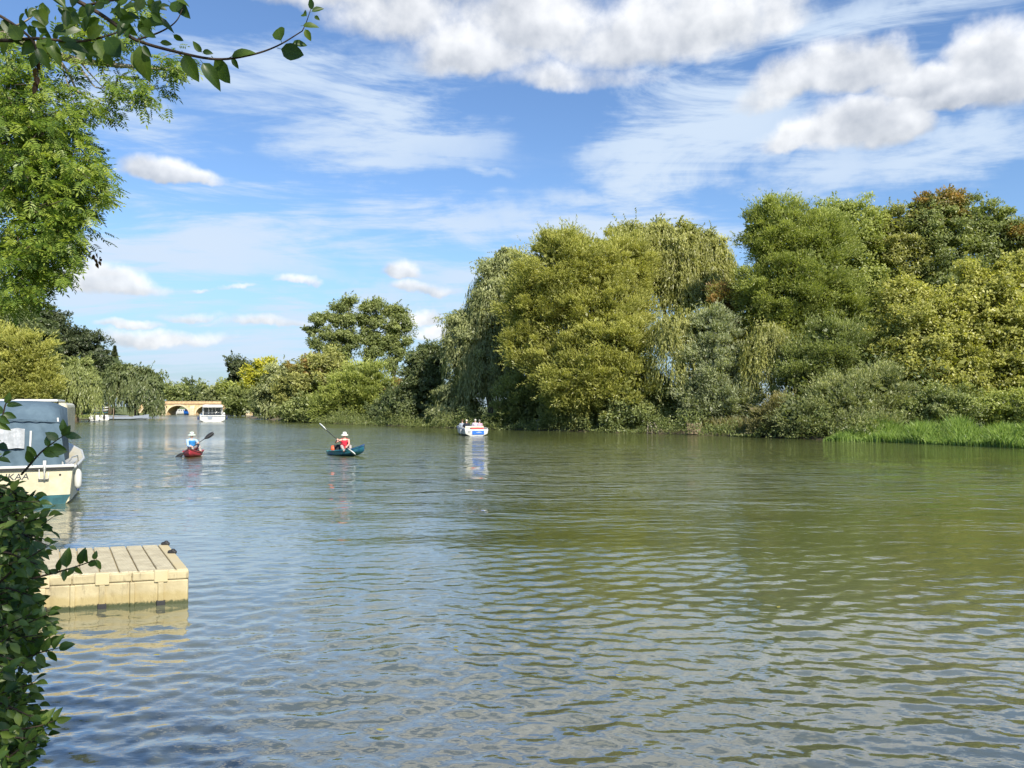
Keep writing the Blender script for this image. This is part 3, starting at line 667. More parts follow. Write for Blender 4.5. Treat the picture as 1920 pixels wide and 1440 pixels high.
#PART2
# ------------------------------------------------------------------ bridge
BRICK = mat('bridge_brick', (.72,.54,.30), .9, .2, .3, 1.6, col2=(.56,.36,.19), bump=.4, bscale=6)
STONE = mat('bridge_stone', (.70,.60,.42), .9, .2, .2, 2.0, col2=(.58,.46,.30), bump=.3, bscale=8)
COPING = mat('bridge_coping', (.36,.30,.24), .9, .2, .2, 3.0)
BD = 203.0
def wx(px): return (px - 960) / F * BD
bridge = thing('bridge', 'low brick arch bridge across the river in the distance', 'bridge', (wx(370), BD, 0))
ox = wx(370)
arches = [(wx(334) - ox, 3.05, 2.55), (wx(387.5) - ox, 2.95, 2.5), (wx(440) - ox, 2.8, 2.4), (wx(492) - ox, 2.6, 2.2), (wx(282) - ox, 2.6, 2.2)]
x0, x1 = wx(255) - ox, wx(520) - ox
def archz(x):
    for c, hw, hh_ in arches:
        if abs(x - c) < hw: return .15 + (hh_ - .15) * math.sqrt(max(0, 1 - ((x - c) / hw) ** 2))
    return -1.2
xs = sorted(set([x0 + (x1 - x0) * i / 60 for i in range(61)] + [c + hw * math.sin(R(k)) for c, hw, _ in arches for k in range(-90, 91, 9)] + [c + sg * (hw + .01) for c, hw, _ in arches for sg in (-1, 1)]))
g = G(); TOP = 3.25; DEP = 5.5
for a, b_ in zip(xs[:-1], xs[1:]):
    za, zb = archz(a), archz(b_)
    g.add([(a, 0, za), (b_, 0, zb), (b_, 0, TOP), (a, 0, TOP), (a, DEP, za), (b_, DEP, zb), (b_, DEP, TOP), (a, DEP, TOP)], [(0, 1, 2, 3), (5, 4, 7, 6), (4, 5, 1, 0), (3, 2, 6, 7)])
g.obj('spandrel_wall', BRICK, bridge)
for c, hw, hh_ in arches:
    g = G(); rings = []
    for k in range(-90, 91, 9):
        s_, c_ = math.sin(R(k)), math.cos(R(k)); rings.append([(c + s_ * hw, -.06, .15 + (hh_ - .15) * c_), (c + s_ * (hw + .42), -.06, .15 + (hh_ + .27) * c_), (c + s_ * (hw + .42), .1, .15 + (hh_ + .27) * c_), (c + s_ * hw, .1, .15 + (hh_ - .15) * c_)])
    g.loft(rings).obj('arch_ring', STONE, bridge)
for x in (wx(361.5) - ox, wx(309) - ox, wx(413.5) - ox, wx(466) - ox):
    g = G().box((x, -.28, .55), (1.15, .5, 2.6)); g.add([(x - .57, -.53, 1.85), (x + .57, -.53, 1.85), (x + .57, -.02, 2.5), (x - .57, -.02, 2.5), (x - .57, -.02, 1.85), (x + .57, -.02, 1.85)], [(0, 1, 2, 3), (0, 3, 4), (1, 5, 2)])
    g.obj('pier_cutwater', STONE, bridge)
G().box(((x0 + x1) / 2, -.06, 3.02), (x1 - x0, .16, .13)).obj('string_course', COPING, bridge)
G().box(((x0 + x1) / 2, .1, 3.5), (x1 - x0, .3, .5)).obj('parapet', BRICK, bridge)
G().box(((x0 + x1) / 2, .1, 3.79), (x1 - x0 + .1, .42, .09)).obj('parapet_coping', COPING, bridge)
G().box(((x0 + x1) / 2, DEP - .1, 3.5), (x1 - x0, .3, .5)).obj('parapet', BRICK, bridge)

# ------------------------------------------------------------------ paints
WHITE = mat('white_gelcoat', (.56,.56,.53), .3, .5, .05, 3)
CREAM = mat('cream_gelcoat', (.58,.53,.38), .35, .5, .10, 3.5, col2=(.48,.43,.29))
DGLASS = mat('dark_window', (.03,.04,.045), .08, .7, .1, 3)
BLACK = mat('black_rubber', (.025,.025,.027), .6, .4, .1, 8)
NAVY = mat('navy_paint', (.02,.04,.13), .35, .5, .1, 3)
BLUE = mat('blue_panel', (.01,.13,.55), .35, .5, .06, 3)
RED = mat('red_cushion', (.55,.06,.06), .6, .3, .1, 4)
TEAL = mat('teal_antifoul', (.035,.13,.15), .6, .3, .2, 5)
CANVAS = mat('blue_grey_canvas', (.105,.155,.195), .85, .15, .10, 2.4, col2=(.075,.115,.150), bump=.35, bscale=7)
VINYL = mat('milky_vinyl', (.42,.44,.46), .25, .6, .12, 9, bump=.9, bscale=6)
STEEL = mat('steel_tube', (.62,.62,.60), .25, .5, .1, 8, metal=.7)
WOOD = mat('weathered_wood', (.26,.20,.13), .85, .2, .2, 8, bump=.3, bscale=30)
SKIN = mat('skin', (.62,.38,.28), .55, .35, .06, 8)
SKIN_P = mat('sunburnt_skin', (.72,.40,.31), .55, .35, .06, 8)
TXT = mat('dark_lettering', (.03,.035,.05), .5, .3, .05, 8)

def hull(stn, nside=3):
    """stn: (y, half width at sheer, sheer z, keel z, chine factor)"""
    rings = []
    for (y, hw, zs, zk, cf) in stn:
        r = [(-hw, y, zs), (-hw * (.5 + .5 * cf), y, zs * .45 + zk * .55), (-hw * .55 * cf, y, zk + .12 * (zs - zk)), (0, y, zk)]
        rings.append(r + [(-a, b_, c) for a, b_, c in r[:3][::-1]])
    return rings

# ------------------------------------------------------------------ people
def remesh(g, vox, name, mt, parent, smooth=2):
    me = g.mesh(name); o = bpy.data.objects.new(name, me); COL.objects.link(o)
    m = o.modifiers.new('r', 'REMESH'); m.mode = 'VOXEL'; m.voxel_size = vox; m.use_smooth_shade = True
    if smooth: k = o.modifiers.new('s', 'SMOOTH'); k.iterations = smooth; k.factor = .5
    dg = bpy.context.evaluated_depsgraph_get(); me2 = bpy.data.meshes.new_from_object(o.evaluated_get(dg))
    COL.objects.unlink(o); bpy.data.objects.remove(o); me2.name = name; me2.materials.clear(); me2.materials.append(mt)
    return link(name, me2, parent)
def hand(g, wrist, palm, shaft, curl_side, side=1):
    """palm block and five fingers curling round an axis 'shaft' through 'palm'"""
    w, p = Vector(wrist), Vector(palm); s_ = Vector(shaft).normalized(); d = (p - w).normalized(); up = Vector(curl_side); up = (up - s_ * up.dot(s_)).normalized(); bk = s_.cross(up) * side
    c = p + up * .030
    M = Matrix((s_, bk, up)).transposed()
    g.ell(c, (.043, .046, .017), 10, 6, M); g.tube([w, c - bk * .02], [.026, .024], 8, True)
    for i, ln in enumerate((.88, 1.0, .94, .76)):
        o_ = s_ * ((i - 1.5) * .021)
        pts = []
        for k, a in enumerate((85, 40, -10, -60, -105)):
            rr_ = .030; pts.append(p + o_ + (bk * math.sin(R(90 - a)) + up * math.sin(R(a))) * rr_ * (1.0 if k else 1.05))
        pts = pts[:4 if ln < .9 else 5]
        g.tube(pts, [.0095, .009, .0085, .008, .0075][:len(pts)], 7, True)
    th_ = [c - bk * .02 - s_ * .03, p - bk * .030 - s_ * .052 + up * .012, p - bk * .024 - s_ * .050 - up * .018]
    g.tube(th_, [.013, .011, .009], 7, True)
def body(root, J, vox=.011, skin=SKIN, hands=True, shaft=None, face=None):
    """J: joints in local coordinates; torso, head with face, limbs, feet; one closed surface"""
    g = G(); hp, ch, nk, hd = (Vector(J[k]) for k in ('hip', 'chest', 'neck', 'head'))
    fwd = Vector(face or (0, 1, 0)).normalized(); side = fwd.cross(Vector((0, 0, 1))).normalized(); up = side.cross(fwd)
    for k in range(9):
        q = hp.lerp(ch, k / 8.0); w = .155 - .03 * math.sin(k / 8 * math.pi) + .02 * k / 8
        g.ell(q, (w, .105 + .01 * k / 8, .07), 12, 6)
    sh = [Vector(J['shL']), Vector(J['shR'])]
    g.tube([sh[0], ch.lerp(nk, .45), sh[1]], [.055, .085, .055], 10, True)
    g.tube([ch, nk, hd - up * .02], [.075, .055, .052], 10, True)
    M = Matrix((side, fwd, up)).transposed()
    g.ell(hd + up * .03, (.076, .096, .105), 14, 10, M); g.ell(hd + fwd * .03 - up * .055, (.052, .062, .058), 10, 7, M)
    g.ell(hd + fwd * .103 - up * .005, (.013, .018, .026), 8, 5, M)                               # nose
    g.ell(hd + fwd * .088 - up * .052, (.026, .010, .010), 8, 5, M)                               # lips
    for s_ in (-1, 1):
        g.ell(hd + side * s_ * .078, (.012, .02, .032), 8, 5, M)                                   # ears
    for s_, a in ((0, 'L'), (1, 'R')):
        el_, ha = Vector(J['el' + a]), Vector(J['ha' + a])
        fore = (ha - el_).normalized(); wr = ha - fore * .075
        g.tube([sh[s_], sh[s_].lerp(el_, .5), el_], [.050, .046, .037], 9, True); g.tube([el_, el_.lerp(wr, .35), wr], [.037, .038, .025], 9, True)
        ax_ = Vector(shaft) if shaft else side
        hand(g, wr, ha, ax_, -fore * .4 + Vector((0, 0, .9)), 1 if s_ else 1)
        kn, an = Vector(J['kn' + a]), Vector(J['an' + a]); h0 = hp + side * (-.09 if s_ == 0 else .09) * (1)
        g.tube([h0, h0.lerp(kn, .5), kn], [.085, .075, .056], 10, True); g.tube([kn, kn.lerp(an, .35), an], [.055, .054, .036], 10, True)
        g.tube([an, an + (fwd + Vector((0, 0, .25))).normalized() * .17], [.038, .030], 8, True)
    b_ = remesh(g, vox, 'body', skin, root)
    e = G()
    for s_ in (-1, 1): e.ell(hd + fwd * .093 + side * s_ * .031 + up * .018, (.011, .007, .008), 8, 5, M)
    e.obj('eyes', BLACK, root, True)
    return b_
def garment(root, name, chains, mt, vox=.012, sm=2):
    g = G()
    for pts, rad in chains:
        g.tube(pts, rad, 12, True)
    return remesh(g, vox, name, mt, root, sm)
def torso_wrap(J, f0, f1, w, d, n=7):
    g = G(); hp, ch = Vector(J['hip']), Vector(J['chest'])
    for k in range(n):
        q = hp.lerp(ch, f0 + (f1 - f0) * k / (n - 1)); g.ell(q, (w, d, .075), 14, 6)
    return g
def sunhat(root, J, fwd, mt, band_):
    hd = Vector(J['head']); f_ = Vector(fwd).normalized(); side = f_.cross(Vector((0, 0, 1))).normalized(); up = Vector((0, 0, 1))
    M = Matrix((side, f_, up)).transposed()
    h = G().lathe(hd + up * .055, [(.175, -.035), (.17, -.028), (.10, .012), (.097, .03), (.09, .085), (.06, .112), (.004, .118)], 18, M).obj('sun_hat', mt, root, True)
    if band_: G().lathe(hd + up * .055, [(.101, .012), (.1025, .016), (.1005, .036), (.098, .038)], 18, M).obj('hat_band', band_, h, True)
HATW = mat('white_hat_cotton', (.66,.68,.60), .9, .1, .05, 20)
HATM = mat('pale_mint_hat_cotton', (.58,.70,.60), .9, .1, .05, 20)
SHIRT_B = mat('pale_blue_shirt', (.38,.52,.66), .9, .1, .08, 12)
VEST_B = mat('blue_buoyancy_vest', (.03,.20,.48), .75, .2, .15, 9)
VEST_R = mat('red_buoyancy_vest', (.66,.03,.06), .75, .2, .15, 9)
DARKC = mat('dark_trousers', (.03,.035,.05), .9, .1, .1, 12)
PALEC = mat('pale_trousers', (.42,.38,.35), .9, .1, .1, 12)
ORANGE = mat('orange_plastic', (.72,.13,.05), .5, .4, .1, 6)
GREYC = mat('grey_shirt', (.30,.34,.40), .9, .1, .1, 12)
WHITEC = mat('white_shirt', (.52,.46,.54), .9, .1, .1, 12)
PINKC = mat('pink_striped_shirt', (.56,.36,.44), .9, .1, .1, 12)
HAIR_W = mat('white_hair', (.62,.58,.50), .7, .3, .1, 30); HAIR_B = mat('brown_hair', (.16,.09,.05), .7, .3, .2, 30); HAIR_G = mat('grey_hair', (.25,.24,.22), .7, .3, .2, 30)
KRED = mat('red_kayak_plastic', (.52,.05,.07), .4, .5, .12, 4); KDARK = mat('dark_kayak_plastic', (.035,.035,.022), .4, .5, .12, 4)
KTEAL = mat('teal_kayak_plastic', (.03,.22,.17), .4, .5, .15, 2.5, col2=(.015,.07,.18)); KNAVY = mat('navy_kayak_plastic', (.015,.05,.16), .4, .5, .15, 3)
SILVER = mat('pale_paddle_blade', (.62,.66,.68), .35, .5, .1, 6)

def kayak(loc, rz, label, m_hull, m_bow, bag, rot=None):
    k = thing('kayak', label, 'kayak', loc, rz, 'kayaks on the river', rot=rot)
    st = [(-1.45, .04, .26, .10, .5), (-1.3, .17, .23, .02, .7), (-.9, .31, .20, -.06, .8), (-.2, .385, .18, -.09, .9), (.5, .37, .19, -.08, .9), (1.0, .27, .26, -.04, .8), (1.35, .13, .34, .05, .6), (1.52, .03, .38, .16, .5)]
    rg = hull(st); G().loft(rg).obj('hull', m_hull, k, True, .012)
    # foredeck over the bow
    dk = []
    for (y, hw, zs, zk, cf) in st[4:]:
        dk.append([(-hw * 1.01, y, zs - .05), (-hw * .9, y, zs + .03), (0, y, zs + .07), (hw * .9, y, zs + .03), (hw * 1.01, y, zs - .05), (0, y, zs - .02)])
    G().loft(dk).obj('bow_deck', m_bow, k, True)
    g = G()
    for s_ in (-1, 1): g.tube([(s_ * .34, -.8, .21), (s_ * .40, -.2, .20), (s_ * .38, .45, .22)], .035, 8, True)
    g.obj('cockpit_rim', m_hull, k, True)
    g = G().box((0, -.30, .20), (.44, .42, .05)); g.box((0, -.53, .34), (.42, .06, .30), M=Matrix.Rotation(R(12), 3, 'X')); g.obj('seat', BLACK, k, False, .015)
    G().tube([(0, 1.47, .40), (0, 1.56, .30), (0, 1.5, .22)], .012, 6).obj('carry_handle', BLACK, k, True)
    return k
# left kayak, paddler turned to the right
p = at(357, 856, 33.2); p.z = 0
kayak((p.x, p.y + .3, .0), R(180 + 17), 'red kayak with black underside carrying the paddler in the blue vest', KRED, KDARK, True)
J = dict(hip=(0, -.02, .30), chest=(0, -.06, .60), neck=(0, -.05, .77), head=(.0, -.03, .90), shL=(-.19, -.05, .68), shR=(.19, -.05, .68), elL=(-.26, .17, .50), elR=(.27, .15, .46),
         haL=(-.22, .42, .52), haR=(.17, .42, .40), knL=(-.19, .40, .44), knR=(.19, .40, .44), anL=(-.14, .78, .22), anR=(.14, .78, .22))
FACE = (.55, .83, -.05)
def paddler(loc, rz, label, J, face, shaft, skin, shirt, vest, hat, hband, trous, sleeves=True):
    t_ = thing('person', label, 'person', loc, rz)
    body(t_, J, .0085, skin, shaft=shaft, face=face)
    hp = Vector(J['hip'])
    ch = [([Vector(J['hip']) + Vector((0, 0, .02)), Vector(J['chest'])], [.150, .165])]
    if shirt:
        g = torso_wrap(J, -.05, 1.0, .170, .122)
        for a in 'LR':
            s0, e0, h0 = Vector(J['sh' + a]), Vector(J['el' + a]), Vector(J['ha' + a])
            g.tube([s0, s0.lerp(e0, .5), e0 if sleeves else s0.lerp(e0, .55)], [.066, .058, .050 if sleeves else .056], 10, True)
            if sleeves: g.tube([e0, e0.lerp(h0, .5)], [.048, .044], 10, True)
        g.tube([Vector(J['shL']), Vector(J['chest']).lerp(Vector(J['neck']), .5), Vector(J['shR'])], [.068, .095, .068], 10, True)
        remesh(g, .012, 'shirt', shirt, t_)
    g = torso_wrap(J, .12, 1.05, .190, .150)
    for s_ in (-1, 1): g.tube([Vector(J['chest']) + Vector((s_ * .10, .10, .0)), Vector(J['neck']) + Vector((s_ * .10, .0, -.03)), Vector(J['chest']) + Vector((s_ * .10, -.10, .0))], [.045, .042, .045], 9, True)
    remesh(g, .012, 'life_jacket', vest, t_)
    g = G()
    for k_, a in ((-1, 'L'), (1, 'R')):
        h0 = hp + Vector((k_ * .09, 0, 0)); kn, an = Vector(J['kn' + a]), Vector(J['an' + a])
        g.tube([h0, h0.lerp(kn, .5), kn], [.102, .090, .072], 10, True); g.tube([kn, an], [.070, .05], 10, True)
    g.ell(hp, (.17, .125, .10)); remesh(g, .012, 'trousers', trous, t_)
    sunhat(t_, J, face, hat, hband)
    hd = Vector(J['head']); f_ = Vector(face).normalized()
    G().ell(hd - f_ * .025 + Vector((0, 0, .025)), (.086, .086, .10), 12, 8).obj('hair', HAIR_B, t_, True)
    return t_
def paddle(A, B, label, m1, m2, grp='paddles held by the kayakers', flat=0.0):
    A, B = Vector(A), Vector(B); mid = (A + B) / 2; d = (B - A).normalized()
    t_ = thing('paddle', label, 'paddle', mid, group=None)
    G().tube([A - mid, B - mid], .016, 8).obj('shaft', BLACK, t_, True)
    for end, sg, mm in ((A, -1, m1), (B, 1, m2)):
        dd = d * sg; s_ = Vector((0, 1, 0)).cross(dd).normalized(); s_ = (s_ * math.cos(flat * sg) + Vector((0, 1, 0)) * math.sin(flat * sg)); nn = dd.cross(s_).normalized()
        rings = []
        for q, w in ((-.02, .018), (.04, .05), (.14, .092), (.28, .098), (.38, .085), (.44, .05)):
            c = end - mid + dd * q; sw = .012 * (1 - q); cv = nn * (.06 * (q * 2) ** 2 * .5)
            rings.append([c + s_ * w + cv, c + nn * .012 + cv * .7, c - s_ * w * .92 + cv, c - nn * .006 + cv * .7])
        G().loft(rings).obj('blade', mm, t_, True)
    return t_
def to_world(loc, rz, v): return Matrix.Rotation(rz, 3, 'Z') @ Vector(v) + Vector(loc)
def to_local(loc, rz, v): return Matrix.Rotation(-rz, 3, 'Z') @ (Vector(v) - Vector(loc))
# paddles are placed first, hands then close on them
KL = Vector((p.x - .12, p.y + .42, 0)); rzL = R(180 + 40)
A1 = at(344, 850, 32.7); B1 = at(384, 822.5, 32.9)
A1 = A1 + Vector((0, .0, 0))
q1, q2 = A1.lerp(B1, .42), A1.lerp(B1, .70)
la, lb_ = to_local(KL, rzL, q1), to_local(KL, rzL, q2)
J['haR'] = tuple(la); J['haL'] = tuple(lb_)
if (la - Vector(J['shR'])).length > (la - Vector(J['shL'])).length: J['haR'], J['haL'] = tuple(lb_), tuple(la)
for a in 'LR':
    s0, h0 = Vector(J['sh' + a]), Vector(J['ha' + a]); dv = h0 - s0
    if dv.length > .58: pass
    J['el' + a] = tuple(s0.lerp(h0, .5) + Vector((0.07 if a == 'R' else -.07, -.02, -.11)))
paddler(KL, rzL, 'person in pale sun hat and blue buoyancy vest in the red kayak, looking right', J, (.35, .93, -.05), tuple(Matrix.Rotation(-rzL, 3, 'Z') @ (B1 - A1).normalized()), SKIN, SHIRT_B, VEST_B, HATM, NAVY, PALEC)
paddle(A1, B1, 'black bladed paddle held across by the person in the blue vest', BLACK, BLACK)
bg_ = thing('dry_bag', 'orange brown round bag at the stern of the red kayak', 'bag', to_world((p.x, p.y + .3, 0), R(197), (.16, -.95, .22)))
G().ell((0, 0, .16), (.17, .15, .19), 14, 9).obj('bag_body', ORANGE, bg_, True); G().tube([(-.05, 0, .33), (0, 0, .40), (.05, 0, .33)], .02, 7, True).obj('bag_handle', BLACK, bg_, True)
# right kayak
p = at(646, 855, 33.2); p.z = 0
kayak((p.x - .1, p.y + .55, .02), 0, 'teal and navy kayak with raised bow carrying the paddler in the red vest', KTEAL, KNAVY, True, rot=(R(4), 0, R(180 + 46)))
rzR = R(180 + 22); KR = Vector((p.x - .17, p.y + .72, 0))
J2 = dict(J); J2.update(hip=(0, -.02, .30), chest=(0, -.02, .60), neck=(0, .0, .77), head=(0, .02, .89), shL=(-.19, 0, .68), shR=(.19, 0, .68), knL=(-.19, .40, .42), knR=(.19, .40, .42), anL=(-.14, .78, .22), anR=(.14, .78, .22))
A2 = at(612, 806.5, 32.9); B2 = at(652, 841, 32.8)
q1, q2 = A2.lerp(B2, .52), A2.lerp(B2, .93)
la, lb_ = to_local(KR, rzR, q1), to_local(KR, rzR, q2)
J2['haR'], J2['haL'] = tuple(la), tuple(lb_)
J2['elR'] = tuple(Vector(J2['shR']).lerp(la, .5) + Vector((.15, 0, -.10))); J2['elL'] = tuple(Vector(J2['shL']).lerp(lb_, .5) + Vector((-.07, 0, -.02)))
paddler(KR, rzR, 'person in white sun hat and red buoyancy vest paddling the teal kayak', J2, (.2, .97, -.1), tuple(Matrix.Rotation(-rzR, 3, 'Z') @ (B2 - A2).normalized()), SKIN_P, None, VEST_R, HATW, None, PALEC)
paddle(A2, B2, 'paddle with pale upper blade held up by the person in the red vest', SILVER, SILVER, flat=.9)
bg_ = thing('dry_bag', 'bright orange drum shaped bag at the stern of the teal kayak', 'bag', to_world((p.x - .1, p.y + .55, 0), R(216), (.10, -1.12, .24)), rot=(0, R(90), R(8)))
G().lathe((0, 0, 0), [(.01, -.10), (.15, -.10), (.165, -.06), (.165, .08), (.13, .11), (.01, .115)], 18).obj('bag_body', ORANGE, bg_, True)
G().tube([(0, 0, .11), (0, 0, .30)], .035, 8).obj('bag_neck', BLACK, bg_, True)

# ------------------------------------------------------------------ hire boat with four people
def boat(name, label, cat, loc, rz, st, m_hull, group=None, rub=None, deck=None, open_from=None):
    b_ = thing(name, label, cat, loc, rz, group)
    G().loft(hull(st)).obj('hull', m_hull, b_, True, .01)
    if rub:
        g = G()
        for s_ in (-1, 1): g.tube([(s_ * (hw + .01), y, zs - .03) for (y, hw, zs, zk, cf) in st], .03, 6)
        g.obj('rubbing_strake', rub, b_, True)
    return b_
p = at(879, 819, 56.0); p.z = 0; rz = R(17)
st = [(-2.0, .92, .50, -.10, .85), (-1.4, .96, .52, -.15, .85), (0, .98, .58, -.18, .85), (1.0, .86, .66, -.15, .8), (1.8, .50, .76, -.05, .7), (2.25, .05, .82, .15, .5)]
hb = boat('hire_boat', 'small white hire boat with blue stern panel and four people seated, seen from behind', 'boat', (p.x, p.y + 2.0, 0), rz, st, WHITE, rub=NAVY)
G().box((.12, -2.03, .26), (.92, .04, .30)).obj('stern_panel', BLUE, hb, False, .01)
g = G()
for i, (w, h_) in enumerate(((.10, .03), (.16, .05), (.10, .03))): g.box((.02 + i * .15, -2.055, .27 + (.02 if i == 1 else 0)), (w, .006, h_))
g.obj('stern_emblem', WHITE, hb)
tf = bpy.data.curves.new('boat_number', 'FONT'); tf.body = '77'; tf.size = .2; tf.extrude = .002
to_ = bpy.data.objects.new('t', tf); COL.objects.link(to_)
tm = bpy.data.meshes.new_from_object(to_.evaluated_get(bpy.context.evaluated_depsgraph_get())); COL.objects.unlink(to_); bpy.data.objects.remove(to_)
o_ = link('boat_number', tm, hb); tm.materials.clear(); tm.materials.append(TXT); o_.location = (-.68, -2.03, .22); o_.rotation_euler = (R(90), 0, 0)
G().box((0, -1.30, .62), (1.45, .10, .22)).obj('seat_back', CREAM, hb, False, .03)
G().box((.15, -1.55, .57), (1.0, .34, .09)).obj('seat_cushion', RED, hb, False, .03)
G().box((-.1, .2, .66), (1.5, .1, .22), M=Matrix.Rotation(R(-12), 3, 'X')).obj('windscreen', DGLASS, hb, False, .02)
g = G()
for s_ in (-1, 1): g.tube([(s_ * .87, -1.9, .56), (s_ * .90, -.5, .62), (s_ * .84, .8, .70)], .045, 8, True)
g.obj('side_coaming', WHITE, hb, True)
for s_ in (-1, 1):
    f_ = G().tube([(s_ * 1.02, -1.2 , .44), (s_ * 1.02, -1.2, .20)], .06, 8, True).obj('fender', WHITE, hb, True)
crew = [(-.62, .10, HAIR_B, GREYC, 'person with brown hair, leftmost of the four in the hire boat', .0), (-.34, -.15, HAIR_W, DARKC, 'person with pale hair and dark top, second from left in hire boat', 0),
        (.18, -.85, HAIR_W, WHITEC, 'person with white hair and white shirt sitting tallest in the hire boat', .05), (.58, -.60, HAIR_G, PINKC, 'person with grey hair rightmost of the four in the hire boat', .0)]
for (lx, ly, hair, shirt, lab, dz_) in crew:
    w_ = to_world((p.x, p.y + 2.0, 0), rz, (lx, ly, 0)); t_ = thing('person', lab, 'person', w_, rz)
    h0 = .44 + dz_
    Jb = dict(hip=(0, 0, h0), chest=(0, -.03, h0 + .33), neck=(0, -.01, h0 + .51), head=(0, .01, h0 + .65), shL=(-.19, -.02, h0 + .42), shR=(.19, -.02, h0 + .42), elL=(-.25, .08, h0 + .17), elR=(.25, .08, h0 + .17),
              haL=(-.14, .32, h0 + .14), haR=(.14, .32, h0 + .14), knL=(-.12, .42, h0 + .03), knR=(.12, .42, h0 + .03), anL=(-.12, .44, h0 - .36), anR=(.12, .44, h0 - .36))
    body(t_, Jb, .013, SKIN)
    g = torso_wrap(Jb, -.1, 1.0, .175, .125)
    for a in 'LR': g.tube([Jb['sh' + a], tuple(Vector(Jb['sh' + a]).lerp(Vector(Jb['el' + a]), .7))], [.068, .058], 10, True)
    g.tube([Jb['shL'], tuple(Vector(Jb['chest']).lerp(Vector(Jb['neck']), .5)), Jb['shR']], [.068, .095, .068], 10, True)
    remesh(g, .016, 'shirt', shirt, t_)
    g = G()
    for k_, a in ((-1, 'L'), (1, 'R')): g.tube([(k_ * .09, 0, h0), Jb['kn' + a]], [.10, .075], 10, True); g.tube([Jb['kn' + a], Jb['an' + a]], [.072, .05], 10, True)
    remesh(g, .018, 'trousers', DARKC, t_)
    G().ell((0, -.02, h0 + .695), (.086, .098, .092), 12, 8).obj('hair', hair, t_, True)

# ------------------------------------------------------------------ white cabin cruiser going away
p = at(398.5, 791, 109.0); p.z = 0
cz = thing('cabin_cruiser', 'white cabin cruiser with square wheelhouse heading for the bridge, seen from behind', 'boat', (p.x, p.y, 0), R(23))
st = [(0, 1.75, .95, -.3, .92), (2, 1.82, .98, -.35, .92), (5, 1.75, 1.1, -.35, .9), (7.5, 1.1, 1.3, -.2, .8), (8.8, .08, 1.5, .1, .6)]
G().loft(hull(st)).obj('hull', WHITE, cz, False, .03)
G().box((-.35, -.02, .62), (.65, .05, .5)).obj('stern_ladder_panel', GREYC, cz, False, .02)
G().box((.1, -.05, .84), (3.3, .06, .06)).obj('rubbing_strake', GREYC, cz)
G().box((0, 3.2, 1.75), (2.8, 3.6, 1.2)).obj('cabin', WHITE, cz, False, .08)
g = G()
for x in (-1.3, 1.3): g.box((x, 1.0, 1.6), (.16, .16, 1.3)); g.box((x, .35, 1.25), (.10, .1, .62))
g.obj('roof_post', WHITE, cz, False, .02)
for x, w in ((-.88, .55), (-.28, .34), (.18, .42), (.80, .66)): G().box((x, 1.37, 1.62), (w, .04, .88)).obj('window', DGLASS, cz, False, .01)
g = G()
for x in (-.56, -.06, .43, 1.17): g.box((x, 1.34, 1.62), (.07, .05, .95))
g.obj('window_frame', WHITE, cz)
rf = G(); rf.loft([[(-1.42, y, 2.14), (-1.38, y, 2.42), (-1.2, y, 2.52), (1.2, y, 2.52), (1.38, y, 2.42), (1.42, y, 2.14), (1.25, y, 2.12), (-1.25, y, 2.12)] for y in (.1, 5.0)]); rf.obj('roof', WHITE, cz, False, .04)
g = G().tube([(-1.6, .1, .98), (-1.6, .1, 1.4), (1.6, .1, 1.4), (1.6, .1, .98)], .02, 6); g.obj('stern_rail', STEEL, cz, True)
G().ell((1.55, .0, 1.2), (.16, .05, .2)).obj('lifebuoy', WHITE, cz, True)
g = G(); g.ell((-1.95, .4, .55), (.12, .12, .28)); g.ell((1.95, .4, .55), (.12, .12, .28)); g.obj('fender', NAVY, cz, True)

# boats moored beyond the bridge
def simple_boat(name, label, cat, loc, rz, L, w, h, m_h, m_c, m_w, cab, grp=None, nwin=5):
    st = [(-L / 2, w / 2, h, -.2, .9), (L * .25, w / 2, h, -.25, .9), (L * .42, w * .3, h * 1.15, -.1, .8), (L / 2, .05, h * 1.3, .05, .6)]
    b_ = thing(name, label, cat, loc, rz, grp); G().loft(hull(st)).obj('hull', m_h, b_, False, .02)
    y0, y1, ch = cab
    G().box((0, (y0 + y1) / 2 * L, h + ch / 2), (w * .8, (y1 - y0) * L, ch)).obj('cabin', m_c, b_, False, .05)
    for s_ in (-1, 1):
        for i in range(nwin):
            y = (y0 + (y1 - y0) * (i + .5) / nwin) * L
            o_ = G().box((s_ * w * .405, y, h + ch * .55), (.03, .45 * (y1 - y0) * L / nwin, ch * .45)).obj('window', m_w, b_)
    return b_
def wat(px, d, z=0): q = at(px, 763, d); return (q.x, q.y, z)
simple_boat('narrowboat', 'long white boat moored beyond the bridge, seen through the left arch', 'boat', wat(341, 222), R(90), 5.0, 2, .75, WHITE, WHITE, DGLASS, (-.40, .30, .75))
simple_boat('cruiser', 'short white cruiser moored left of the long white boat beyond the bridge', 'boat', wat(322, 219), R(80), 2.6, 1.6, .8, WHITE, WHITE, DGLASS, (-.4, .1, .55), nwin=2)
simple_boat('narrowboat', 'dark blue boat beside the pier of the bridge, beyond the left arch', 'boat', wat(352.5, 216), R(70), 2.6, 1.8, .9, BLUE, NAVY, DGLASS, (-.4, .2, .7), nwin=2)
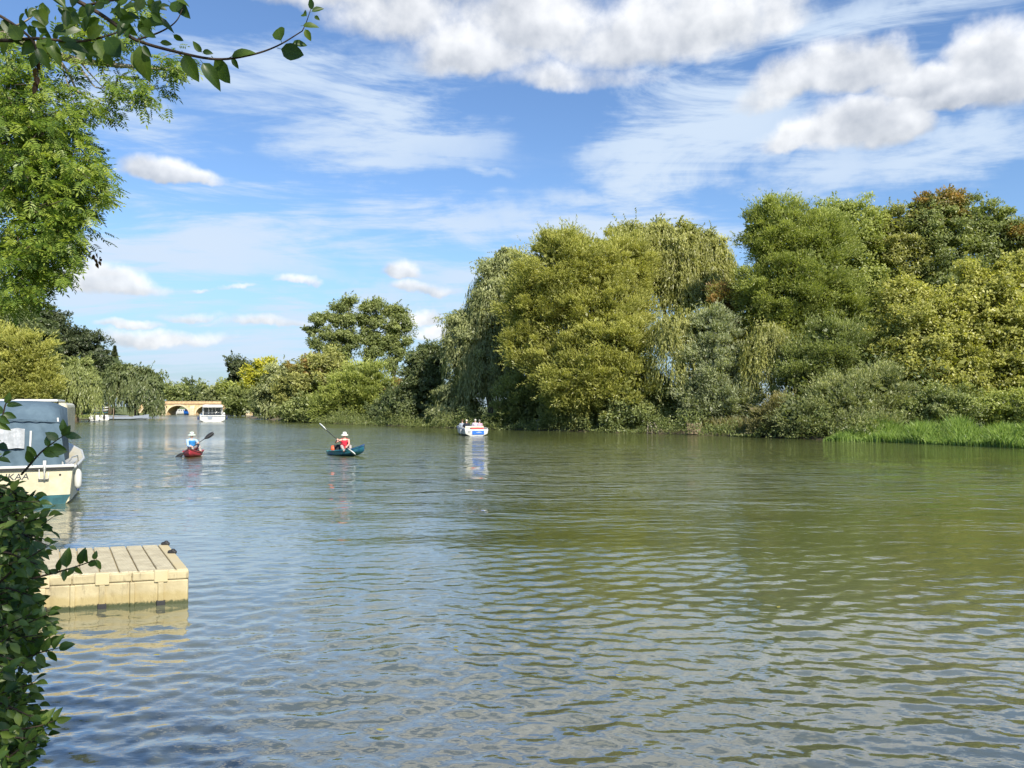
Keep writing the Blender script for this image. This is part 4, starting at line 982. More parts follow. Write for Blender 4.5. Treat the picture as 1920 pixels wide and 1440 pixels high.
# left bank moorings
def motorboat(loc, rz, label):
    b_ = simple_boat('motorboat', label, 'boat', loc, rz, 3.6, 1.5, .55, WHITE, WHITE, DGLASS, (-.05, .22, .3), 'small motorboats moored at the left bank', 1)
    G().box((0, -1.95, .62), (.32, .3, .5)).obj('outboard_motor', BLACK, b_, False, .06); G().box((0, -1.93, .15), (.14, .16, .6)).obj('outboard_leg', BLACK, b_, False, .02)
    return b_
motorboat(wat(178, 121), R(28), 'leftmost small motorboat with black outboard beneath the kayak rack')
motorboat(wat(196, 123), R(28), 'small motorboat with black outboard between the leftmost one and the long launch')
lb2 = thing('launch', 'long low white launch moored at the left bank under the weeping willow', 'boat', wat(226, 127), R(-68))
st = [(-3.6, .8, .62, -.15, .9), (1.5, .85, .6, -.2, .9), (3.4, .55, .75, -.1, .8), (4.4, .05, .95, .1, .6)]
G().loft(hull(st)).obj('hull', GREYC, lb2, False, .02); G().box((0, -1, .66), (1.3, 4.6, .10)).obj('cover', GREYC, lb2, False, .03)
g = G()
for s_ in (-1, 1): g.tube([(s_ * .82, y, .58) for y in (-3.5, 0, 2)], .035, 6)
g.obj('rubbing_strake', WOOD, lb2, True)
rack = thing('kayak_rack', 'dark post rack holding pale canoes on the left bank', 'rack', wat(189, 130, .5))
g = G()
for x in (-.9, .9): g.box((x, 0, .9), (.09, .09, 1.9)); 
for z in (.5, .95, 1.4): g.box((0, 0, z), (1.9, .7, .05))
g.obj('frame', WOOD, rack)
for i, (z, mm, lab) in enumerate(((.53, 'teal canoe', 'bottom teal canoe on the rack of the left bank'), (.98, 'white', 'middle white canoe on the rack of the left bank'), (1.43, 'white', 'top white canoe on the rack of the left bank'))):
    c_ = thing('canoe', lab, 'canoe', (rack.location.x, rack.location.y, .5 + z), R(90))
    G().loft(hull([(-1.3, .03, .3, .15, .6), (-.8, .25, .25, .0, .8), (0, .33, .22, -.0, .9), (.8, .25, .25, 0, .8), (1.3, .03, .3, .15, .6)])).obj('hull', TEAL if i == 0 else WHITE, c_, True)
for i, (px, d, h_, lab) in enumerate(((193, 124, 2.3, 'tall dark mooring post in front of the kayak rack'), (213, 124, 2.0, 'thin mooring post right of the kayak rack'))):
    q = wat(px, d); t_ = thing('mooring_post', lab, 'post', q); G().tube([(0, 0, -.6), (0, 0, h_)], .07, 8).obj('post_shaft', NAVY if i == 0 else WOOD, t_, True); G().lathe((0, 0, h_), [(.09, 0), (.09, .04), (.01, .09)], 8).obj('post_cap', BLACK, t_)
st_ = thing('landing_stage', 'low wooden landing stage under the yellower weeping willow', 'jetty', wat(135, 109, .0))
for i in range(9): G().box((-2.8 + i * .7, 0, .32), (.66, 1.4, .06)).obj('plank', WOOD, st_)
for x in (-2.9, -1, 1, 2.9): G().box((x, -.6, .05), (.12, .12, .9)).obj('leg', WOOD, st_)
# bleached branches at the bend
bb = thing('dead_branches', 'bleached white dead branches lying in the water at the bend', 'branches', wat(498, 140))
rr2 = random.Random(4); BLE = mat('bleached_wood', (.62,.62,.60), .8, .2, .1, 8)
for i in range(9):
    a = rr2.uniform(0, 3.1); h_ = rr2.uniform(.6, 1.7); x = rr2.uniform(-1.2, 1.2)
    G().tube([(x, 0, -.1), (x + math.cos(a) * .7, rr2.uniform(-.3, .3), h_ * .5), (x + math.cos(a) * 1.3, rr2.uniform(-.3, .3), h_)], [.08, .06, .03], 6).obj('branch', BLE, bb, True)
for (px, D_, lab) in ((1010, 69.5, 'bare grey branch dipping into the water right of the hire boat'), (1225, 61.5, 'pale fallen branch at the waterline left of the wooden landing'), (700, 99.0, 'dark bare branches over the water below the rounded light green shrub')):
    q = at(px, 763 + 3051 / D_, D_); t_ = thing('fallen_branch', lab, 'branch', (q.x, q.y, 0)); sc_ = D_ / 62
    for i in range(5):
        a = rr2.uniform(-.4, 1.2); x = rr2.uniform(-.5, .5)
        G().tube([(x, 1.2, .9 * sc_), (x + a * .4, .3, .6 * sc_ * rr2.uniform(.6, 1.2)), (x + a, -.3, -.06)], [.07, .05, .025], 6).obj('branch', BARK_L, t_, True)
# wooden landing and post on the right bank
q = at(1302, 812, 58.8)
wl = thing('wooden_landing', 'weathered board landing at the water left of the silver leaved willow', 'landing', (q.x, q.y, 0))
for i in range(4): G().box((-.0, -.1 + .012 * i, .16 + i * .22), (1.2, .07, .20)).obj('board', WOOD, wl)
for x in (-.55, .55): G().box((x, .06, .45), (.11, .11, 1.2)).obj('post', WOOD, wl)
q = at(1415, 806, 56.0)
wp = thing('wooden_post', 'wooden post with slanting brace and crosspiece on the bank right of the silver leaved willow', 'post', (q.x, q.y, .2))
G().box((0, 0, .95), (.12, .12, 2.0)).obj('post_shaft', WOOD, wp); G().box((0, 0, 1.88), (.62, .06, .14)).obj('crosspiece', WOOD, wp); G().box((.28, 0, 1.25), (.07, .07, .9), M=Matrix.Rotation(R(-35), 3, 'Y')).obj('brace', WOOD, wp)

# ------------------------------------------------------------------ moored boat at the left
q = at(128, 945, 17.0)
mb = thing('moored_cruiser', 'cream hulled cruiser with blue grey canvas canopy moored at the left edge', 'boat', (q.x - 1.17 * math.cos(R(27)), 17.0 - 1.17 * math.sin(R(27)), 0), R(27))
HW = 1.25
st = [(0, HW, .84, -.6, .90), (.5, HW + .03, .84, -.6, .9), (2.5, HW + .06, .88, -.6, .9), (4.5, HW - .1, .98, -.5, .85), (6.2, .65, 1.15, -.15, .75), (7.1, .06, 1.28, .1, .6)]
G().loft(hull(st)).obj('hull', CREAM, mb, False, .015)
g = G()
zt = .20
def hwz(z, hw=HW, zs=.84, zk=-.6, cf=.90):
    zc = zs * .45 + zk * .55
    return hw * (.5 + .5 * cf) + (hw - hw * (.5 + .5 * cf)) * (z - zc) / (zs - zc) if z > zc else hw * .55 * cf + (hw * (.5 + .5 * cf) - hw * .55 * cf) * (z - (zk + .12 * (zs - zk))) / (zc - (zk + .12 * (zs - zk)))
a_, b2 = hwz(.20) , hwz(-.05)
zcc = .84 * .45 - .25 * .55
rings = []
for (y, k) in ((-.012, 0), (4.5, -.09)):
    rings.append([(-a_ - .01 - k, y, .20), (a_ + .01 + k, y, .20), (b2 + .012 + k, y, -.06), (-b2 - .012 - k, y, -.06)])
G().loft(rings).obj('boot_stripe', TEAL, mb)
g = G()
g.box((0, -.03, .855), (2 * HW + .06, .08, .06)); g.obj('transom_rail', WHITE, mb, False, .015)
G().box((0, -.045, .80), (2 * HW + .02, .03, .035)).obj('transom_strip', BLACK, mb)
for s_ in (-1, 1): G().tube([(s_ * (hw + .015), y, zs - .02) for (y, hw, zs, zk, cf) in st], .035, 8).obj('rubbing_strake', WHITE, mb, True)
G().box((0, 1.2, .86), (2 * HW - .06, 2.3, .05)).obj('side_deck', WHITE, mb, False, .01)
# canopy: ridge slopes to the aft curtain, folds in the cloth
cw = 1.02
prof = []
def canopy_ring(y, z, w, zb):
    n = 9; r_ = []
    for i in range(n):
        t2 = -1 + 2 * i / (n - 1); r_.append((w * t2, y, z + .06 * (1 - t2 * t2) - (.10 if abs(t2) > .99 else 0)))
    return [(-w - .06, y, zb)] + r_ + [(w + .06, y, zb)]
rings = [canopy_ring(y, z, w, .9) for y, z, w in ((.12, 1.86, .96), (.30, 2.10, .96), (.55, 2.24, .93), (1.1, 2.29, .92), (2.4, 2.27, .95))]
G().loft(rings, cap=False).obj('canopy', CANVAS, mb, True)
nx_, nz_ = 48, 22; vs_ = []; fs_ = []
for j in range(nz_ + 1):
    for i in range(nx_ + 1):
        u_ = -1 + 2 * i / nx_; v_ = j / nz_; w = .965 + .14 * (1 - v_)
        z_ = .88 + v_ * (.98 + .055 * (1 - u_ * u_)); y_ = -.02 + .14 * v_ + .020 * math.sin(u_ * 9 + v_ * 3) * (1 - v_) + .014 * math.sin(u_ * 23 + v_ * 9) - .05 * math.sin(v_ * 3.14)
        vs_.append((u_ * w, y_, z_))
for j in range(nz_):
    for i in range(nx_): k = j * (nx_ + 1) + i; fs_.append((k, k + 1, k + nx_ + 2, k + nx_ + 1))
G().add(vs_, fs_).obj('aft_curtain', CANVAS, mb, True)
vs_ = []; fs_ = []
for j in range(9):
    for i in range(31):
        u_ = i / 30; v_ = j / 8; vs_.append((-.95 + 1.26 * u_, .0 - .045 + .16 * (.5 + .3 * v_) - .03 + .016 * math.sin(u_ * 34 + v_ * 2.5) + .008 * math.sin(u_ * 71) - .085, 1.28 + .44 * v_ + .010 * math.sin(u_ * 30)))
for j in range(8):
    for i in range(30): k = j * 31 + i; fs_.append((k, k + 1, k + 32, k + 31))
G().add(vs_, fs_).obj('vinyl_window', VINYL, mb, True)
for s_ in (-1, 1): G().tube([(s_ * 1.0, .10, 1.84), (s_ * .5, .06, 1.88), (0, .05, 1.90)], .014, 6).obj('canopy_seam', CANVAS, mb, True)
for x in (.42, -.62): G().tube([(x, -.08, .90), (x, -.07, 1.30), (x, .0, 1.66)], .022, 8).obj('curtain_pole', WHITE, mb, True)
G().tube([(cw + .03, -.02, .88), (cw + .01, .06, 1.15), (cw - .07, .10, 1.55), (cw - .10, .16, 1.95)], .020, 8).obj('canopy_hoop', WHITE, mb, True)
G().box((0, 3.9, 1.8), (1.9, 2.8, 1.02)).obj('cabin', CREAM, mb, False, .12, 3)
G().box((-.1, 3.4, 2.36), (1.7, 2.2, .07)).obj('cabin_roof', WHITE, mb, False, .03)
g = G().tube([(.70, -.07, .98), (.70, -.07, .55)], .018, 6); g.tube([(.60, -.07, .80), (.60, -.07, .58), (.78, -.07, .58), (.78, -.07, .72)], .010, 6); g.box((.70, -.06, .88), (.06, .05, .22)); g.obj('ladder_bracket', WHITE, mb, True)
G().box((.68, -.055, .57), (.20, .03, .022)).obj('bracket_foot', BLACK, mb)
G().ell((1.0, -.015, .66), (.022, .02, .022), 10, 6).obj('skin_fitting', BLACK, mb, True)
g = G(); g.tube([(1.12, .05, .86), (1.20, .5, 1.02), (1.27, 1.1, 1.02), (1.27, 1.4, .88)], .014, 6); g.obj('deck_rail', STEEL, mb, True)
g = G(); g.box((1.08, .12, .90), (.10, .2, .03)); g.tube([(1.08, .03, .93), (1.08, .22, .93)], .014, 6); g.obj('cleat', STEEL, mb, True)
fd = G(); fd.lathe((0, 0, 0), [(.01, -.22), (.05, -.20), (.075, -.14), (.08, 0), (.075, .14), (.05, .20), (.015, .24)], 14)
fo = fd.obj('fender', WHITE, mb, True); fo.location = (HW + .09, .25, .52)
G().tube([(0, 0, .24), (-.03, 0, .36)], .008, 5).obj('fender_rope', BLACK, fo)
G().lathe((0, 0, -.22), [(.01, -.05), (.03, -.045), (.03, .01), (.01, .015)], 10).obj('fender_end', NAVY, fo, True)
tf = bpy.data.curves.new('name', 'FONT'); tf.body = 'LIKAA'; tf.size = .205; tf.extrude = .001; tf.align_x = 'RIGHT'; tf.space_character = 1.0; tf.shear = .12
to_ = bpy.data.objects.new('t', tf); COL.objects.link(to_)
tm = bpy.data.meshes.new_from_object(to_.evaluated_get(bpy.context.evaluated_depsgraph_get())); COL.objects.unlink(to_); bpy.data.objects.remove(to_)
tm.materials.clear(); tm.materials.append(TXT); tm.name = 'name_lettering'
o_ = link('name_lettering', tm, mb); o_.location = (.40, -.006, .575); o_.rotation_euler = (R(90), 0, 0)

# ------------------------------------------------------------------ floating dock
DOCK = mat('cream_dock_plastic', (.50,.43,.27), .65, .3, .18, 3.0, col2=(.52,.43,.24), bump=.15, bscale=60)
def weathered(name):
    m = bpy.data.materials.new(name); m.use_nodes = True; t = m.node_tree; b = t.nodes['Principled BSDF']
    ge = node(t, 'ShaderNodeNewGeometry'); sp = node(t, 'ShaderNodeSeparateXYZ'); t.links.new(ge.outputs['Position'], sp.inputs[0]); z_ = V(t, sp.outputs[2])
    n1 = noise(t, ge.outputs['Position'], 4, 6, .6); n2 = noise(t, ge.outputs['Position'], 38, 5, .7)
    st_ = node(t, 'ShaderNodeMapping'); t.links.new(ge.outputs['Position'], st_.inputs[0]); st_.inputs['Scale'].default_value = (15, 15, 3.2)
    n3 = noise(t, st_.outputs[0], 1.0, 5, .7)
    c = mixc(t, n1.smooth(.3, .7), (.52, .44, .26), (.37, .31, .18))
    c = mixc(t, n3.smooth(.52, .66) * .75, c, (.22, .18, .11))                 # rain streaks
    c = mixc(t, n2.smooth(.64, .74) * .7, c, (.08, .07, .05))                 # specks
    alg = (z_ * -1.0 + .045 + (n2 - .5) * .09).smooth(-.015, .015)
    c = mixc(t, (z_ * -1.0 + .14 + (n1 - .5) * .16).smooth(-.03, .04) * .55, c, (.34, .26, .09))
    c = mixc(t, alg, c, (.045, .055, .02)); t.links.new(c, b.inputs['Base Color']); b.inputs['Roughness'].default_value = .6
    bn = node(t, 'ShaderNodeBump'); bn.inputs['Strength'].default_value = .35; bn.inputs['Distance'].default_value = .01; t.links.new(n2.s, bn.inputs['Height']); t.links.new(bn.outputs[0], b.inputs['Normal'])
    return m
DSIDE = weathered('weathered_dock_side')
dk_ = bpy.data.materials.new('dock_tread'); dk_.use_nodes = True; t = dk_.node_tree; b = t.nodes['Principled BSDF']
tcx = node(t, 'ShaderNodeTexCoord'); mpd = node(t, 'ShaderNodeMapping'); t.links.new(tcx.outputs['Object'], mpd.inputs[0]); mpd.inputs['Scale'].default_value = (1, 1, 1)
sd_ = node(t, 'ShaderNodeSeparateXYZ'); t.links.new(mpd.outputs[0], sd_.inputs[0])
wx_ = (V(t, sd_.outputs[0]) * 150.0)._m('SINE'); wy_ = (V(t, sd_.outputs[1]) * 110.0)._m('SINE'); gr = (wx_ * wy_).smooth(-.2, .5)
nn_ = noise(t, tcx.outputs['Object'], 5, 6, .65)
n4_ = noise(t, tcx.outputs['Object'], 30, 6, .7)
t.links.new(mixc(t, n4_.smooth(.62, .74) * .5, mixc(t, nn_.smooth(.3, .7), (.58, .51, .34), (.42, .36, .23)), (.25, .21, .13)), b.inputs['Base Color']); b.inputs['Roughness'].default_value = .7
bn = node(t, 'ShaderNodeBump'); bn.inputs['Strength'].default_value = .9; bn.inputs['Distance'].default_value = .006; t.links.new(gr.s, bn.inputs['Height']); t.links.new(bn.outputs[0], b.inputs['Normal'])
c0 = Vector((-3.63, 8.36, 0)); U = Vector((-1.10, -.28, 0)).normalized(); Wv = Vector((-.93, 1.50, 0)); WL = Wv.length; Wn = Wv.normalized()
HT = .385; LEN = 3.4
dock = thing('floating_dock', 'cream plastic modular floating dock with dark algae at its waterline', 'dock', c0)
def PW(u_, w_, z_): v = U * u_ + Wn * w_; return (v.x, v.y, z_)
def slab(u0, u1, w0, w1, z0, z1): return G().add([PW(u0, w0, z0), PW(u1, w0, z0), PW(u1, w1, z0), PW(u0, w1, z0), PW(u0, w0, z1), PW(u1, w0, z1), PW(u1, w1, z1), PW(u0, w1, z1)],
    [(0, 1, 2, 3), (7, 6, 5, 4), (4, 5, 1, 0), (5, 6, 2, 1), (6, 7, 3, 2), (7, 4, 0, 3)])
slab(.03, LEN - .03, .03, WL - .03, -.15, HT - .035).obj('core', DSIDE, dock)
eg = [0.0, .125] + [.125 + .1925 * i for i in range(1, 17)]
for a, b_ in zip(eg[:-1], eg[1:]): slab(a + (.006 if a else .0), b_ - .006, .012, WL - .012, HT - .06, HT).obj('deck_panel', dk_ if a else DOCK, dock, False, .012)
fg = [0, .29, .58, .88, 1.17, 1.46, 1.75, 2.04, 2.33, 2.62, 2.91]
for i, (a, b_) in enumerate(zip(fg[:-1], fg[1:])):
    slab(a + (.016 if i else 0), b_ - .016, 0, .10, -.12, HT - .11).obj('float_panel', DSIDE, dock, False, .018)
    slab(a + (.004 if i else -.004), b_ - .004, -.012, .09, HT - .108, HT - .012).obj('lip_panel', DSIDE, dock, False, .014)
    if i % 2 == 0:
        slab(b_ - .075, b_ + .065, -.022, .05, HT - .13, HT + .004).obj('connector_tab', DOCK, dock, False, .01)
        slab(b_ - .035, b_ + .025, -.024, .05, .03, HT - .13).obj('connector_rib', DSIDE, dock, False, .008)
        slab(b_ - .05, b_ + .04, -.045, .06, -.04, .055).obj('connector_foot', BLACK, dock, False, .006)
    else: slab(b_ - .030, b_ + .020, -.030, .04, -.05, HT - .115).obj('side_rib', DSIDE, dock, False, .010)
for j in range(5): slab(-.012, .08, .04 + j * (WL - .08) / 5 + .012, .04 + (j + 1) * (WL - .08) / 5 - .012, -.12, HT - .02).obj('end_panel', DSIDE, dock, False, .018)
for w_ in (WL * .60, WL * .97):
    c_ = Vector(PW(.035, w_, HT + .012))
    g = G().tube([c_ + Vector((-.03, 0, 0)), c_ + Vector((.03, 0, .0))], .027, 12, True); g.ell(c_ + Vector((.01, 0, .018)), (.030, .028, .026), 10, 6); g.obj('corner_roller', BLACK, dock, True)

# ------------------------------------------------------------------ near leaves
def leafproto(name, n=6, fold=.25, droop=.35, wid=.30, serr=.0):
    """ovate leaf 1 unit long along +Y from its stalk, folded on the midrib"""
    vs_, fs_ = [], []; ys = [i / n for i in range(n + 1)]
    for i, y in enumerate(ys):
        w = wid * (math.sin(math.pi * y ** .80) ** .85 if 0 < y < 1 else 0) + .004; z = -droop * y * y * .5
        w *= 1 + serr * (1 if i % 2 else -1)
        vs_ += [(-w, y, z + fold * w), (-w * .5, y + .01, z + fold * w * .42), (0, y, z), (w * .5, y + .01, z + fold * w * .42), (w, y, z + fold * w)]
    for i in range(n):
        for j in range(4): k = i * 5 + j; fs_.append((k, k + 1, k + 6, k + 5))
    g = G().add(vs_, fs_); g.tube([(0, -.16, .01), (0, .02, 0)], .012, 4); return g.mesh(name, True)
def near_leaf_mat(name, key, base):
    """veined two-tone leaf"""
    m = LM[key].copy(); m.name = name; t = m.node_tree
    rmp = [n for n in t.nodes if n.type == 'VALTORGB'][0]
    for l in list(rmp.inputs[0].links): t.links.remove(l)
    oi = node(t, 'ShaderNodeObjectInfo'); tcx = node(t, 'ShaderNodeTexCoord'); sp = node(t, 'ShaderNodeSeparateXYZ'); t.links.new(tcx.outputs['Object'], sp.inputs[0])
    x_ = V(t, sp.outputs[0]).abs(); y_ = V(t, sp.outputs[1])
    vein = ((y_ * 52.0 - x_ * 46.0)._m('SINE')).smooth(.82, 1.0) * .16
    mid_ = (x_ * -1.0 + .014).smooth(0, .012) * .25
    n_ = noise(t, tcx.outputs['Object'], 6, 4, .6)
    geo = node(t, 'ShaderNodeNewGeometry')
    put(t, (V(t, oi.outputs['Random']) * .6 + vein + mid_ + (n_ - .5) * .5 + .18).clamp(), rmp.inputs[0])
    return m
PLM = near_leaf_mat('plum_leaf_surface', 'plum', 0); BLM = near_leaf_mat('bush_leaf_surface', 'bush', 0); BRM = near_leaf_mat('dry_leaf_surface', 'brownleaf', 0)
protos = []
for i, (fo_, dr_, wd_) in enumerate(((.30, .45, .29), (.15, .8, .27), (.5, .25, .25), (.1, -.2, .31), (.35, 1.1, .26))): protos.append(leafproto('leaf', 6, fo_, dr_, wd_, .03))
def joined_leaves(name, mats_, proto, parent, tint=None, m=None):
    """many leaves of one thing joined into one mesh"""
    v0 = np.array([v.co[:] for v in proto.vertices]); f0 = [tuple(p.vertices) for p in proto.polygons if len(p.vertices) == 4]
    f0 = np.array(f0); n = len(mats_); A_ = np.array([[list(r) for r in M] for M in mats_])
    vv = np.einsum('nij,vj->nvi', A_[:, :3, :3], v0) + A_[:, None, :3, 3]
    ff = (f0[None] + (np.arange(n) * len(v0))[:, None, None]).reshape(-1, 4)
    tn = np.repeat(tint if tint is not None else np.random.default_rng(9).random(n), len(v0))
    return tag(link(name, npmesh(name, vv.reshape(-1, 3), ff, 4, m, True, tn), parent), kind='stuff')
def leaf_matrix(pos, d, nrm, ln):
    d = Vector(d).normalized(); n_ = Vector(nrm); n_ = (n_ - d * n_.dot(d)).normalized(); x = d.cross(n_)
    M = Matrix((x * ln, d * ln, n_ * ln)).transposed().to_4x4(); M.translation = Vector(pos); return M
def twig(root, name, pts, rad, m, ground=(0, 0, 0), parent=None):
    return G().tube([Vector(p) - Vector(ground) for p in pts], rad, 7).obj(name, m, parent or root, True)
rl = random.Random(12)
def curve(pts, n=10):
    """smooth polyline through points"""
    P = [Vector(p) for p in pts]; P = [P[0] * 2 - P[1]] + P + [P[-1] * 2 - P[-2]]; out = []
    for i in range(1, len(P) - 2):
        for k in range(n):
            t_ = k / n; a, b_, c, d = P[i - 1:i + 3]
            out.append(.5 * ((2 * b_) + (c - a) * t_ + (2 * a - 5 * b_ + 4 * c - d) * t_ ** 2 + (3 * b_ - a - 3 * c + d) * t_ ** 3))
    return out + [P[-2]]

# overhanging plum tree: trunk and crown stand behind the viewer, one limb reaches over the water
pb = Vector((-3.0, -2.2, .6))
plum = thing('plum_tree', 'tree overhanging from above with dark leaves along a thin branch, across the top left', 'tree', pb)
twig(plum, 'trunk', [pb - Vector((0, 0, .5)), pb + Vector((.1, .1, 1.2)), pb + Vector((.3, .4, 2.6))], [.2, .16, .12], BARK_D, pb)
twig(plum, 'limb', curve([pb + Vector((.3, .4, 2.5)), (-2.6, -.4, 3.75), (-2.2, 1.0, 4.0), at(-260, -60, 2.15), at(60, -40, 2.05)]), list(np.linspace(.11, .016, 41)), BARK_D, pb)
Lf = []   # (matrix, material)
DP = 2.0
def add_leaf(px, py, dpx, dpy, lpx, D=DP, brown=False, roll=None):
    """leaf whose stalk is at a photo position, lying along a photo direction"""
    a = at(px, py, D); d2 = math.hypot(dpx, dpy); lpx *= .88; b_ = at(px + dpx / d2 * lpx, py + dpy / d2 * lpx, D + rl.uniform(-.02, .02))
    n_ = Vector((rl.uniform(-.6, .6), -1, rl.uniform(-.5, .6))) if roll is None else Vector(roll)
    Lf.append((leaf_matrix(a, b_ - a, n_, (b_ - a).length * 1.02), brown))
def brpx(pts, r0_, r1_, D=DP, dj=0.0):
    P = curve([at(x, y, D + (pts[i][2] if len(pts[i]) > 2 else 0)) for i, (x, y, *_) in enumerate(pts)], 6)
    twig(plum, 'twig', P, list(np.linspace(r0_, r1_, len(P))), BARK_D, pb); return P
brpx([(60,-40),(160,10),(215,45),(255,75),(330,97),(405,111),(470,103),(520,86),(567,58)], .0065, .0015)
brpx([(-60,70),(10,76),(70,72),(140,78),(190,70),(228,58)], .0055, .002)
brpx([(-60,10),(0,30),(60,75),(70,120),(70,170)], .005, .0015)
brpx([(160,10),(240,-5),(300,-12)], .004, .0015); brpx([(255,75),(300,60),(330,40),(345,10)], .003, .001)
brpx([(567,58),(575,40),(585,10)], .0015, .0008); brpx([(330,97),(350,110),(385,125)], .0018, .0008)
for (x, y, a, b_, l) in [(572,55,.5,1,26),(568,48,1,-.2,30),(585,22,1,-.35,26),(585,18,-.1,-1,24),(575,30,-.7,-.6,22),(590,30,1,.8,12),(527,76,-.35,-1,44),(548,82,.9,.05,32),(527,92,.9,.25,52),
                        (378,98,-.6,-.7,30),(380,97,1,.1,20),(434,106,.7,-.4,44),(436,108,.5,1,26),(402,112,.75,1,62),(380,118,.8,1,54),(345,103,.5,1,60),(262,85,.1,1,66),(268,85,.6,.9,30),(200,70,.7,1,56),(240,72,-.2,-1,30),
                        (205,72,1,.6,44),(325,65,.7,.5,26),(300,80,1,.1,26),(260,60,.6,-.8,34),(290,35,1,.3,40),(270,45,1,-.2,40),(225,40,1,.9,40),(230,20,.9,-.4,44),(320,5,1,.7,40),(330,0,.9,.1,30),(335,5,.6,1,34),(280,-5,.3,1,44),(300,0,-.3,1,40),
                        (10,35,.1,1,32),(-5,60,.6,-.6,40),(14,72,-.4,.9,36),(60,60,.5,-1,44),(75,70,.2,.9,44),(65,75,-.6,.8,40),(90,75,.5,.8,44),(110,70,1,.9,46),(100,60,1,-.3,48),(120,55,.9,-.7,46),(140,80,.5,1,44),(150,80,1,.7,46),(165,72,.8,-.8,40),(180,75,.6,1,50),(160,60,.2,-1,44),(40,75,-.6,-.8,36),(70,90,.6,1,40),(72,100,-.6,1,34)]:
    add_leaf(x, y, a, b_, l, DP + rl.uniform(-.04, .04))
for _ in range(80):
    x = rl.triangular(-20, 340, 110); y = rl.uniform(-30, 55) if x > 200 else rl.uniform(-40, 92)
    if y > 60 and x > 170: continue
    a = rl.uniform(0, 6.28); add_leaf(x, y, math.cos(a), math.sin(a) * .8 + .35, rl.uniform(22, 40), DP + rl.uniform(-.25, .3))
for i in range(7): add_leaf(66 + rl.uniform(-4, 8), 112 + i * 8, rl.uniform(-.5, .5), 1, rl.uniform(14, 24), DP, True)
add_leaf(258, 92, .15, 1, 52, DP, False)
for i, (M, br) in enumerate(Lf):
    me = protos[i % 5]
    if br:
        me = bpy.data.meshes.get('dry_leaf') or protos[2].copy(); me.name = 'dry_leaf'; me.materials.clear(); me.materials.append(BRM)
    elif not me.materials: me.materials.append(PLM)
    o_ = bpy.data.objects.new('leaf', me); COL.objects.link(o_); o_.parent = plum; o_.matrix_local = Matrix.Translation(-pb) @ M
# its crown, behind and above the viewer, which keeps the near leaves in shade
rng = np.random.default_rng(77)
n = 5000; cc = np.array([.1, -2.1, 5.2]); u = rnd_dirs(n, rng) * (rng.random((n, 1)) ** .4); P = cc + u * np.array([2.1, 1.7, 1.5])
k = ~((P[:, 1] > -.2) & (P[:, 2] < P[:, 1] * .55 + 3.2)); P = P[k]; n = len(P)
D = unit(rng.normal(size=(n, 3)))
tag(link('crown', leaf_mesh('crown', P - np.array(pb), D, unit(rng.normal(size=(n, 3)) + [0, 0, .8]), .11, .065, rng.random(n), LM['plum']), plum), kind='stuff')

# near bush at the left edge
hbp = Vector((-2.0, 2.05, .35))
bush = thing('bush', 'dense dark leafy bush filling the lower left edge close to the viewer', 'bush', hbp)
edge = [(755,-60),(800,-40),(835,0),(867,22),(887,18),(905,30),(920,55),(935,78),(950,88),(970,104),(1000,100),(1030,92),(1060,84),(1110,84),(1150,98),(1190,98),(1220,92),(1250,76),(1290,72),(1330,88),(1370,100),(1410,72),(1460,60)]
ey = [e[0] for e in edge]; exx = [e[1] for e in edge]
leaves_ = []
tw = G()
for i in range(6):
    stems = G()
    x = -1.75 - .12 * i; y = 1.8 + .12 * (i % 3); stems.tube([(x - hbp.x, y - hbp.y, -.6), (x + .05 - hbp.x, y - hbp.y + .05, .6), (x - .03 - hbp.x, y - hbp.y, 1.6 - .1 * (i % 2))], [.025, .018, .006], 6); stems.obj('stem', BARK_D, bush, True)
for k in range(640):
    py = rl.uniform(800, 1500); lim = np.interp(py, ey, exx); D = rl.uniform(1.72, 2.35)
    px1 = lim - abs(rl.gauss(0, 55)) - (rl.uniform(0, 80) if rl.random() < .55 else 0); px0 = px1 - rl.uniform(90, 190)
    slope = rl.uniform(-.35, .9)
    a = at(px0, py + (px1 - px0) * slope, D + rl.uniform(0, .15)); b_ = at(px1, py, D)
    tw.tube([a - hbp, a.lerp(b_, .5) - hbp + Vector((0, 0, .01)), b_ - hbp], [.0035, .0025, .001], 4)
    dv = (b_ - a).normalized(); m_ = rl.randint(7, 11)
    for j in range(m_):
        t_ = .30 + .70 * j / (m_ - 1); q = a.lerp(b_, t_); sgn = 1 if j % 2 else -1
        sv = dv.cross(Vector((0, -1, 0))).normalized() * sgn
        d = (dv * rl.uniform(.2, .9) + sv * rl.uniform(.3, 1.1) + Vector((rl.gauss(0, .25), rl.gauss(0, .35), rl.gauss(-.15, .25)))) if j < m_ - 1 else dv
        ln = rl.uniform(.021, .039)
        leaves_.append((leaf_matrix(q, d, (rl.gauss(0, .5), -.7 + rl.gauss(0, .4), .8 + rl.gauss(0, .3)), ln), ln, q, D))
tag(tw.obj('twigs', BARK_D, bush, True), kind='stuff')
def sprig(pts, lv, D):
    P = curve([at(x, y, D) for x, y in pts], 6); G().tube([p_ - hbp for p_ in P], list(np.linspace(.003, .001, len(P))), 6).obj('twig', BARK_D, bush, True)
    for (x, y, a, b_, l) in lv:
        s0 = at(x, y, D); e_ = at(x + a / math.hypot(a, b_) * l, y + b_ / math.hypot(a, b_) * l, D + rl.uniform(-.015, .015))
        leaves_.append((leaf_matrix(s0, e_ - s0, (rl.gauss(0, .4), -1, rl.gauss(.2, .4)), (e_ - s0).length), 9, s0, 0))
